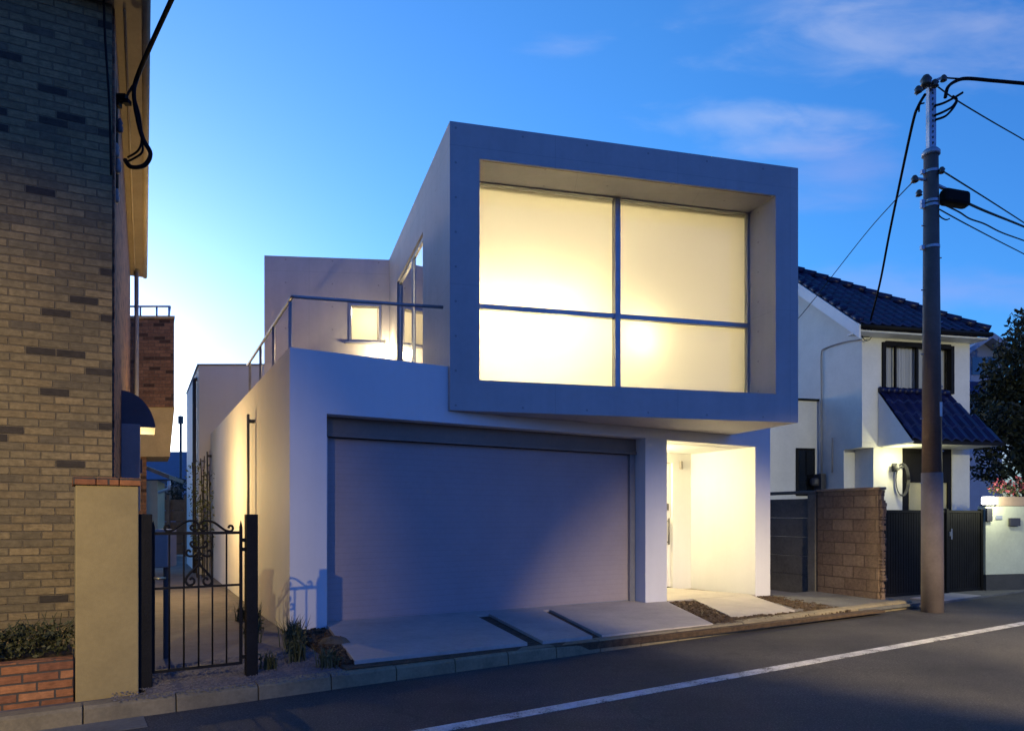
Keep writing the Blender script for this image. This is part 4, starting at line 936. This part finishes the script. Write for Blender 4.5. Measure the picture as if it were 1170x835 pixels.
# far house and trees at right
fr_ = thing('gabled_house', 'distant white gabled house between the blue roof and the dark tree', 'house', at(1127, 590, 27))
a, b = at(1108, 450, 27), at(1145, 450, 27); zt = at(0, 410, 27).z; zp = at(0, 384, 27).z; mx = at(1122, 0, 27).x
MB().add([(a.x - 1.2, 27, 0), (b.x, 27, 0), (b.x, 27, zt), (mx, 27, zp - .25), (a.x - 1.2, 27, zt - .6), (a.x - 1.2, 33, 0), (b.x, 33, 0), (b.x, 33, zt), (mx, 33, zp - .25), (a.x - 1.2, 33, zt - .6)],
         [(0, 1, 2, 3, 4), (9, 8, 7, 6, 5), (1, 6, 7, 2), (5, 0, 4, 9)]).build('wall', M['farwall'], fr_)
rf = MB()
for x0, z0, x1, z1 in ((mx, zp, b.x + .5, zt + .05), (mx, zp, a.x - 1.7, zt - .6)):
    rf.add([(x0, 26.4, z0), (x1, 26.4, z1), (x1, 33.4, z1), (x0, 33.4, z0), (x0, 26.4, z0 - .22), (x1, 26.4, z1 - .22), (x1, 33.4, z1 - .22), (x0, 33.4, z0 - .22)], [(0, 1, 2, 3), (7, 6, 5, 4), (0, 4, 5, 1), (1, 5, 6, 2), (2, 6, 7, 3), (3, 7, 4, 0)])
rf.build('roof', M['farwall'], fr_)
z_ = at(0, 444, 26.6).z; MB().add([(a.x - 1, 25.9, z_ - .15), (b.x + .4, 25.9, z_ - .15), (b.x + .4, 26.98, z_ + .35), (a.x - 1, 26.98, z_ + .35), (a.x - 1, 25.9, z_ - .3), (b.x + .4, 25.9, z_ - .3)], [(0, 1, 2, 3), (0, 4, 5, 1), (4, 3, 2, 5)]).build('lower_roof', M['farroof'], fr_)
MB().para(at(1111, 428, 26.96), V((.9, 0, 0)), V((0, .03, 0)), UP * .7).build('window', M['darkglass'], fr_)
random.seed(41)
cl_ = []
for u, v, r in ((1150, 420, .75), (1165, 395, .7), (1172, 365, .5), (1185, 420, 1.2), (1140, 450, .7), (1160, 460, 1.0), (1130, 478, .55), (1148, 495, .8), (1175, 480, 1.1), (1128, 520, .45), (1195, 380, 1.0), (1210, 450, 1.4), (1120, 540, .4), (1140, 545, .45), (1163, 508, .5), (1200, 530, 1.0), (1150, 440, .8), (1138, 475, .7), (1160, 485, .8), (1182, 440, 1.0), (1152, 530, .5), (1128, 500, .5), (1176, 515, .6), (1122, 460, .4)):
    p = at(u, v, 19 + random.uniform(-.8, .8)); cl_.append((p, (r * .95, r * .9, r * .62)))
tb = at(1172, 600, 19.3); tree('dark_tree', (tb.x, tb.y, .03), 6.2, cl_, 1550, .15, M['leafdark'], 'dense dark tree at the right edge beyond the white house', trunk_r=.16)

# ================================================================ utility pole
PB = V((6.54, 10.62, 0)); UPO = thing('utility_pole', 'brown steel utility pole with grey lower sheet standing at the kerb', 'utility pole', PB)
zs = zat(175, PB); zc_ = zat(540, PB); zt = zat(90, PB)
px = lambda z: PB + V((-.025 * (z / 8), 0, z))
MB().tube([px(-.1), px(zc_)], [.157, .148], 24).build('lower_sheet', M['polesheet'], UPO, True)
MB().tube([px(zc_ - .002), px(zs)], [.138, .102], 24).build('shaft', M['pole'], UPO, True)
cpz = MB(); cpz.lathe(px(zs), [(.108, -.05), (.13, -.04), (.13, .01), (.10, .05), (.06, .06)], 16); cpz.build('shaft_cap', M['galv'], UPO, True)
arm = MB(); arm.para(px(zs - .3) + V((-.055, -.05, 0)), V((.11, 0, 0)), V((0, .10, 0)), UP * (zt - zs + .25)); AR = arm.build('top_arm', M['galv'], UPO, bevel=.01)
hl = MB()
for i in range(10): hl.lathe(px(zs + .12 + i * .085) + V((.0, -.052, 0)), [(.012, 0), (.012, .03)], 6)
hl.build('arm_hole', M['pipe'], AR)
for v in (197, 231, 236, 283):
    z = zat(v, PB); r = .102 + (.138 - .102) * (zs - z) / (zs - zc_) + .006
    bnd = MB(); bnd.lathe(px(z - .02), [(r, 0), (r, .04)], 20); bnd.para(px(z - .03) + V((-r - .05, -.03, 0)), V((.05, 0, 0)), V((0, .05, 0)), UP * .06); bnd.build('pole_band', M['galv'], UPO)
random.seed(51)
for i in range(9):
    z = 2.0 + i * .5; s = 1 if i % 2 else -1; r = .158 - .045 * max(0, z - zc_) / (zs - zc_)
    MB().tube([px(z) + V((s * (r - .02), 0, 0)), px(z) + V((s * (r + .03), 0, 0))], .010, 6).build('step_bolt', M['galv'], UPO)
def ins(u, v, Y, r=.06, ax=None):
    m_ = MB(); p = at(u, v, Y); m_.lathe(p - UP * r, [(r * .4, 0), (r, r * .3), (r * .7, r * .8), (r, r * 1.2), (r * .5, r * 2)], 12); m_.build('insulator', M['ceramic'], UPO, True)
YP = 10.6
for u, v, r in ((1058, 93, .085), (1068, 96, .06), (1078, 90, .05), (1049, 103, .055), (1076, 195, .05), (1045, 205, .055), (1050, 221, .05)): ins(u, v, YP - .1, r)
bk = MB(); bk.tube([at(1061, 96, YP), at(1078, 88, YP)], .02, 6); bk.tube([at(1061, 98, YP), at(1047, 108, YP)], .02, 6); bk.tube([at(1062, 206, YP), at(1043, 204, YP)], .022, 6); bk.tube([at(1062, 200, YP), at(1077, 194, YP)], .02, 6); bk.tube([at(1062, 208, YP), at(1084, 218, YP)], .028, 6); bk.build('cross_bracket', M['galv'], UPO, True)
q = at(1090, 227, YP - .05); jb = MB()
jb.para(q + V((-.19, -.10, -.10)) + UP * .02, V((.40, 0, -.07)), V((0, .2, 0)), UP * .23); jb.build('junction_box', M['cable'], UPO, bevel=.05)
plt = MB(); r_ = at(1074.5, 468, PB.y - .12); plt.para(r_ + V((-.03, 0, -.1)), V((.06, 0, 0)), V((0, .012, 0)), UP * .22); plt.build('number_plate', M['plate'], UPO)
GC = 'overhead cables at the utility pole'
far = V((27, 23.5, 7.2))
def wire(name, pts, r, lab): cable(name, pts, r, lab, GC, 8)
def runon(pts):                       # carry a cable on beyond the frame in its own direction
    d = (pts[-1] - pts[-2]).normalized(); return pts + [pts[-1] + d * 3 - UP * .05, pts[-1] + d * 7 - UP * .05]
wire('overhead_cable', [at(1057, 108, YP), at(1049, 122, YP), at(1043, 140, YP + .2), at(1030, 200, YP + 1.2), at(1016, 268, YP + 2.6), at(1005, 325, 14.6), HOOK + V((.02, -.1, .05))], .022, 'thick black service cable dropping from the pole top to the white house')
wire('overhead_cable', [at(1056, 118, YP), at(1051, 120, YP), at(1050, 128, YP)], .012, 'tiny looped tail of cable at the left side of the pole top')
wire('overhead_cable', [at(1045, 206, YP), at(1020, 232, YP + 1), at(985, 272, YP + 3.5), at(918, 357, 15.8), at(895, 380, 17)], .0085, 'thin guy wire slanting from the pole down to behind the big window box')
wire('overhead_cable', [at(1080, 112, YP), at(1083, 100, YP), at(1092, 93, YP), at(1105, 90, YP), at(1135, 92.5, YP), at(1175, 96, YP), at(1500, 125, YP)], .026, 'thick black cable leaving the pole top level to the right')
wire('overhead_cable', [at(1078, 89, YP), at(1092, 90, YP), at(1112, 91, YP)], .012, 'short tie wire between the pole top insulator and the level cable')
wire('overhead_cable', runon([at(1071, 99, YP), at(1095, 116, YP + .9), at(1135, 140, YP + 2.6), at(1173, 162, YP + 4.5)]), .012, 'thin cable slanting right from just below the pole top')
for pts, lab in (([(1068, 121), (1078, 118), (1090, 112), (1100, 106)], 'upper black jumper lead curling off the top arm'), ([(1068, 132), (1078, 128), (1088, 122), (1093, 114), (1088, 110)], 'middle black jumper lead curling off the top arm'), ([(1069, 137), (1080, 133), (1088, 125), (1093, 117)], 'lower black jumper lead curling off the top arm')):
    wire('jumper_lead', [at(u, v, YP - .05) for u, v in pts], .018, lab)
wire('overhead_cable', runon([at(1076, 195, YP), at(1100, 210, YP + 1.2), at(1135, 232, YP + 3.2), at(1175, 258, YP + 6)]), .013, 'cable slanting right from the pole just above the black box')
wire('overhead_cable', runon([at(1101, 230, YP), at(1125, 241, YP + 1.2), at(1172, 260, YP + 4)]), .020, 'thick cable leaving the right end of the black junction box')
wire('overhead_cable', runon([at(1070, 230, YP), at(1085, 237, YP + .3), at(1097, 243, YP + .8), at(1108, 250, YP + 1.3), at(1125, 256, YP + 2), at(1145, 266, YP + 3), at(1175, 277, YP + 4.8)]), .013, 'wavy cable sagging right from beneath the black junction box')
wire('overhead_cable', runon([at(1071, 238, YP), at(1100, 254, YP + 1.4), at(1140, 275, YP + 3.6), at(1175, 293, YP + 6)]), .011, 'lowest thin cable slanting right from the pole')
wire('jumper_lead', [at(1072, 236, YP), at(1073, 246, YP), at(1080, 251, YP), at(1085, 250, YP)], .010, 'small wire hook hanging under the lowest thin cable')

# ================================================================ street lamps behind the viewpoint (their light falls on the scene)
def street_lamp(x, y, h, m, lab, en, col, aim, cone, blend, toward, sz=.05):
    t = thing('street_lamp', lab, 'street lamp', (x - toward[0], y - toward[1], 0), 'street lamps along the road')
    b = V((x - toward[0], y - toward[1], 0)); tip = V((x, y, h))
    MB().tube([b, b + UP * h * .8, b + UP * (h + .15), tip + UP * .1], [.07, .055, .04, .03], 10).build('post', M['galv'], t, True)
    hd_ = MB(); hd_.lathe(tip, [(.02, .16), (.12, .12), (.17, .0), (.15, -.01)], 14); hd_.build('lamp_head', M['galv'], t, True)
    MB().lathe(tip - UP * .08, [(.12, .06), (.10, .02), (.04, 0)], 14).build('lens', m, t, True)
    light('street_light', 'SPOT', tip - UP * .15, en, col, sz, t, aim, cone, blend)
LL = V((-2.43, -4.0, 4.4))
street_lamp(LL.x, LL.y, LL.z + .15, M['lamp_warm'], 'street lamp casting warm light on the iron gate and beige pillar', 860, (1, .74, .30), (-5.3, 6.2, .9), 43, .95, (-.5, -.9))
street_lamp(10.6, 1.2, 4.7, M['lamp_green'], 'street lamp casting pale greenish light on the white house front', 620, (1, .97, .60), (12.0, 16, 2.6), 50, .45, (.8, -.5))
street_lamp(7.6, 0.6, 5.0, M['lamp_warm'], 'street lamp casting warm light on the driveway and block wall', 2400, (1, .76, .40), (4.5, 9.0, -.6), 43, .8, (.5, -.9), .16)

# ================================================================ sky, sun, camera
wd = bpy.data.worlds.new('World'); S.world = wd; wd.use_nodes = True
n = wd.node_tree.nodes; l = wd.node_tree.links; bg = n['Background']
sky = n.new('ShaderNodeTexSky'); sky.sky_type = 'NISHITA'; sky.sun_disc = False
SUN_EL, SUN_ROT = 5.0, -37.0
sky.sun_elevation = R(SUN_EL); sky.sun_rotation = R(SUN_ROT); sky.ozone_density = 6; sky.air_density = 1; sky.dust_density = .75
tc_ = n.new('ShaderNodeTexCoord'); sp = n.new('ShaderNodeSeparateXYZ'); l.new(tc_.outputs['Generated'], sp.inputs[0])
def wm(op, a, b=None, clamp=False):
    x = n.new('ShaderNodeMath'); x.operation = op; x.use_clamp = clamp
    for i, q in enumerate((a, b)):
        if q is None: continue
        if hasattr(q, 'is_linked'): l.new(q, x.inputs[i])
        else: x.inputs[i].default_value = q
    return x.outputs[0]
yy = wm('MAXIMUM', sp.outputs[1], .02)
cx = wm('DIVIDE', sp.outputs[0], yy); cz = wm('DIVIDE', sp.outputs[2], yy)
cb_ = n.new('ShaderNodeCombineXYZ'); l.new(cx, cb_.inputs[0]); l.new(cz, cb_.inputs[1])
mp = n.new('ShaderNodeMapping'); mp.inputs['Scale'].default_value = (3.2, 9.0, 1); mp.inputs['Rotation'].default_value = (0, 0, -.16); l.new(cb_.outputs[0], mp.inputs[0])
nz = n.new('ShaderNodeTexNoise'); nz.inputs['Scale'].default_value = 1.6; nz.inputs['Detail'].default_value = 7; nz.inputs['Roughness'].default_value = .55; nz.inputs['Distortion'].default_value = .3; l.new(mp.outputs[0], nz.inputs['Vector'])
nzc = wm('MULTIPLY', wm('SUBTRACT', nz.outputs[0], .5), 3.4)
prev = sky.outputs[0]
# drifting clouds: bearing, height, spread and thickness of each bank
for bx_, bz_, rx_, rz_, am_, cc in ((.60, .70, .26, .075, .62, (1.00, 1.28, 1.62)), (.42, .735, .16, .045, .35, (1.0, 1.25, 1.62)), (.31, .585, .10, .030, .60, (1.02, 1.28, 1.62)), (.39, .545, .10, .026, .42, (1.02, 1.25, 1.62)), (.475, .585, .07, .020, .52, (1.02, 1.25, 1.62)),
                                   (.07, .69, .07, .022, .40, (1.0, 1.2, 1.6)), (-.40, .265, .07, .045, .55, (.95, .95, 1.35)), (.48, .50, .13, .05, .35, (1.1, 1.0, 1.35)), (.66, .33, .22, .04, .30, (1.2, .95, 1.3)), (.78, .09, .25, .04, .5, (1.9, .95, .9))):
    dx_ = wm('DIVIDE', wm('SUBTRACT', cx, bx_), rx_); dz_ = wm('DIVIDE', wm('SUBTRACT', cz, bz_), rz_)
    rr_ = wm('SQRT', wm('ADD', wm('MULTIPLY', dx_, dx_), wm('MULTIPLY', dz_, dz_)))
    f_ = wm('SUBTRACT', wm('ADD', 1.0, nzc), rr_)
    sm_ = n.new('ShaderNodeMapRange'); sm_.interpolation_type = 'SMOOTHSTEP'; sm_.inputs[1].default_value = -.35; sm_.inputs[2].default_value = 1.35; l.new(f_, sm_.inputs[0])
    mxc = n.new('ShaderNodeMix'); mxc.data_type = 'RGBA'; l.new(wm('MULTIPLY', sm_.outputs[0], am_ * .46), mxc.inputs[0]); l.new(prev, mxc.inputs[6]); mxc.inputs[7].default_value = (*cc, 1); prev = mxc.outputs[2]
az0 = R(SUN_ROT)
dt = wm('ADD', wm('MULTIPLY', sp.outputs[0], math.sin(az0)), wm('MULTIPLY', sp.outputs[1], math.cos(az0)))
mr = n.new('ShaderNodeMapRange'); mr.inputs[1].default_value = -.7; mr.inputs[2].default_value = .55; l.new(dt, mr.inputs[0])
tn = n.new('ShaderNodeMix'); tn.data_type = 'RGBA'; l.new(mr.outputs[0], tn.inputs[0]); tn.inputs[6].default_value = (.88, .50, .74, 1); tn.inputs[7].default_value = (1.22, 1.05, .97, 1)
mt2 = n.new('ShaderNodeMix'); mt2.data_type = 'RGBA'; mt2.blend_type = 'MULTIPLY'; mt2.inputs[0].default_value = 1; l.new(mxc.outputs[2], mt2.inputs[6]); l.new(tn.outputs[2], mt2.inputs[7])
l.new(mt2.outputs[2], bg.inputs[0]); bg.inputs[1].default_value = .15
sl3 = bpy.data.lights.new('sun', 'SUN'); sl3.energy = .01; sl3.angle = R(.5); sl3.color = (1, .8, .6)
so3 = bpy.data.objects.new('sun', sl3); COL.objects.link(so3)
az = R(SUN_ROT); dsun = V((math.sin(az) * math.cos(R(SUN_EL)), math.cos(az) * math.cos(R(SUN_EL)), math.sin(R(SUN_EL))))
so3.rotation_euler = (-dsun).to_track_quat('-Z', 'Y').to_euler()

cam = bpy.data.cameras.new('camera'); co = bpy.data.objects.new('camera', cam); COL.objects.link(co)
cam.sensor_width = 36; cam.lens = 24; cam.shift_y = (HV - 417.5) / 1170; cam.clip_end = 6000; cam.clip_start = .05
co.location = (0, 0, CAM_Z); co.rotation_euler = (R(90), 0, 0); S.camera = co
S.view_settings.view_transform = 'Standard'; S.view_settings.look = 'None'; S.view_settings.exposure = 2.0; S.view_settings.gamma = 1; S.view_settings.use_curve_mapping = False
S.render.engine = 'CYCLES'; S.cycles.use_denoising = True; S.cycles.max_bounces = 8; S.cycles.diffuse_bounces = 4; S.cycles.transparent_max_bounces = 12
S.cycles.sample_clamp_indirect = 4; S.cycles.caustics_reflective = False; S.cycles.caustics_refractive = False
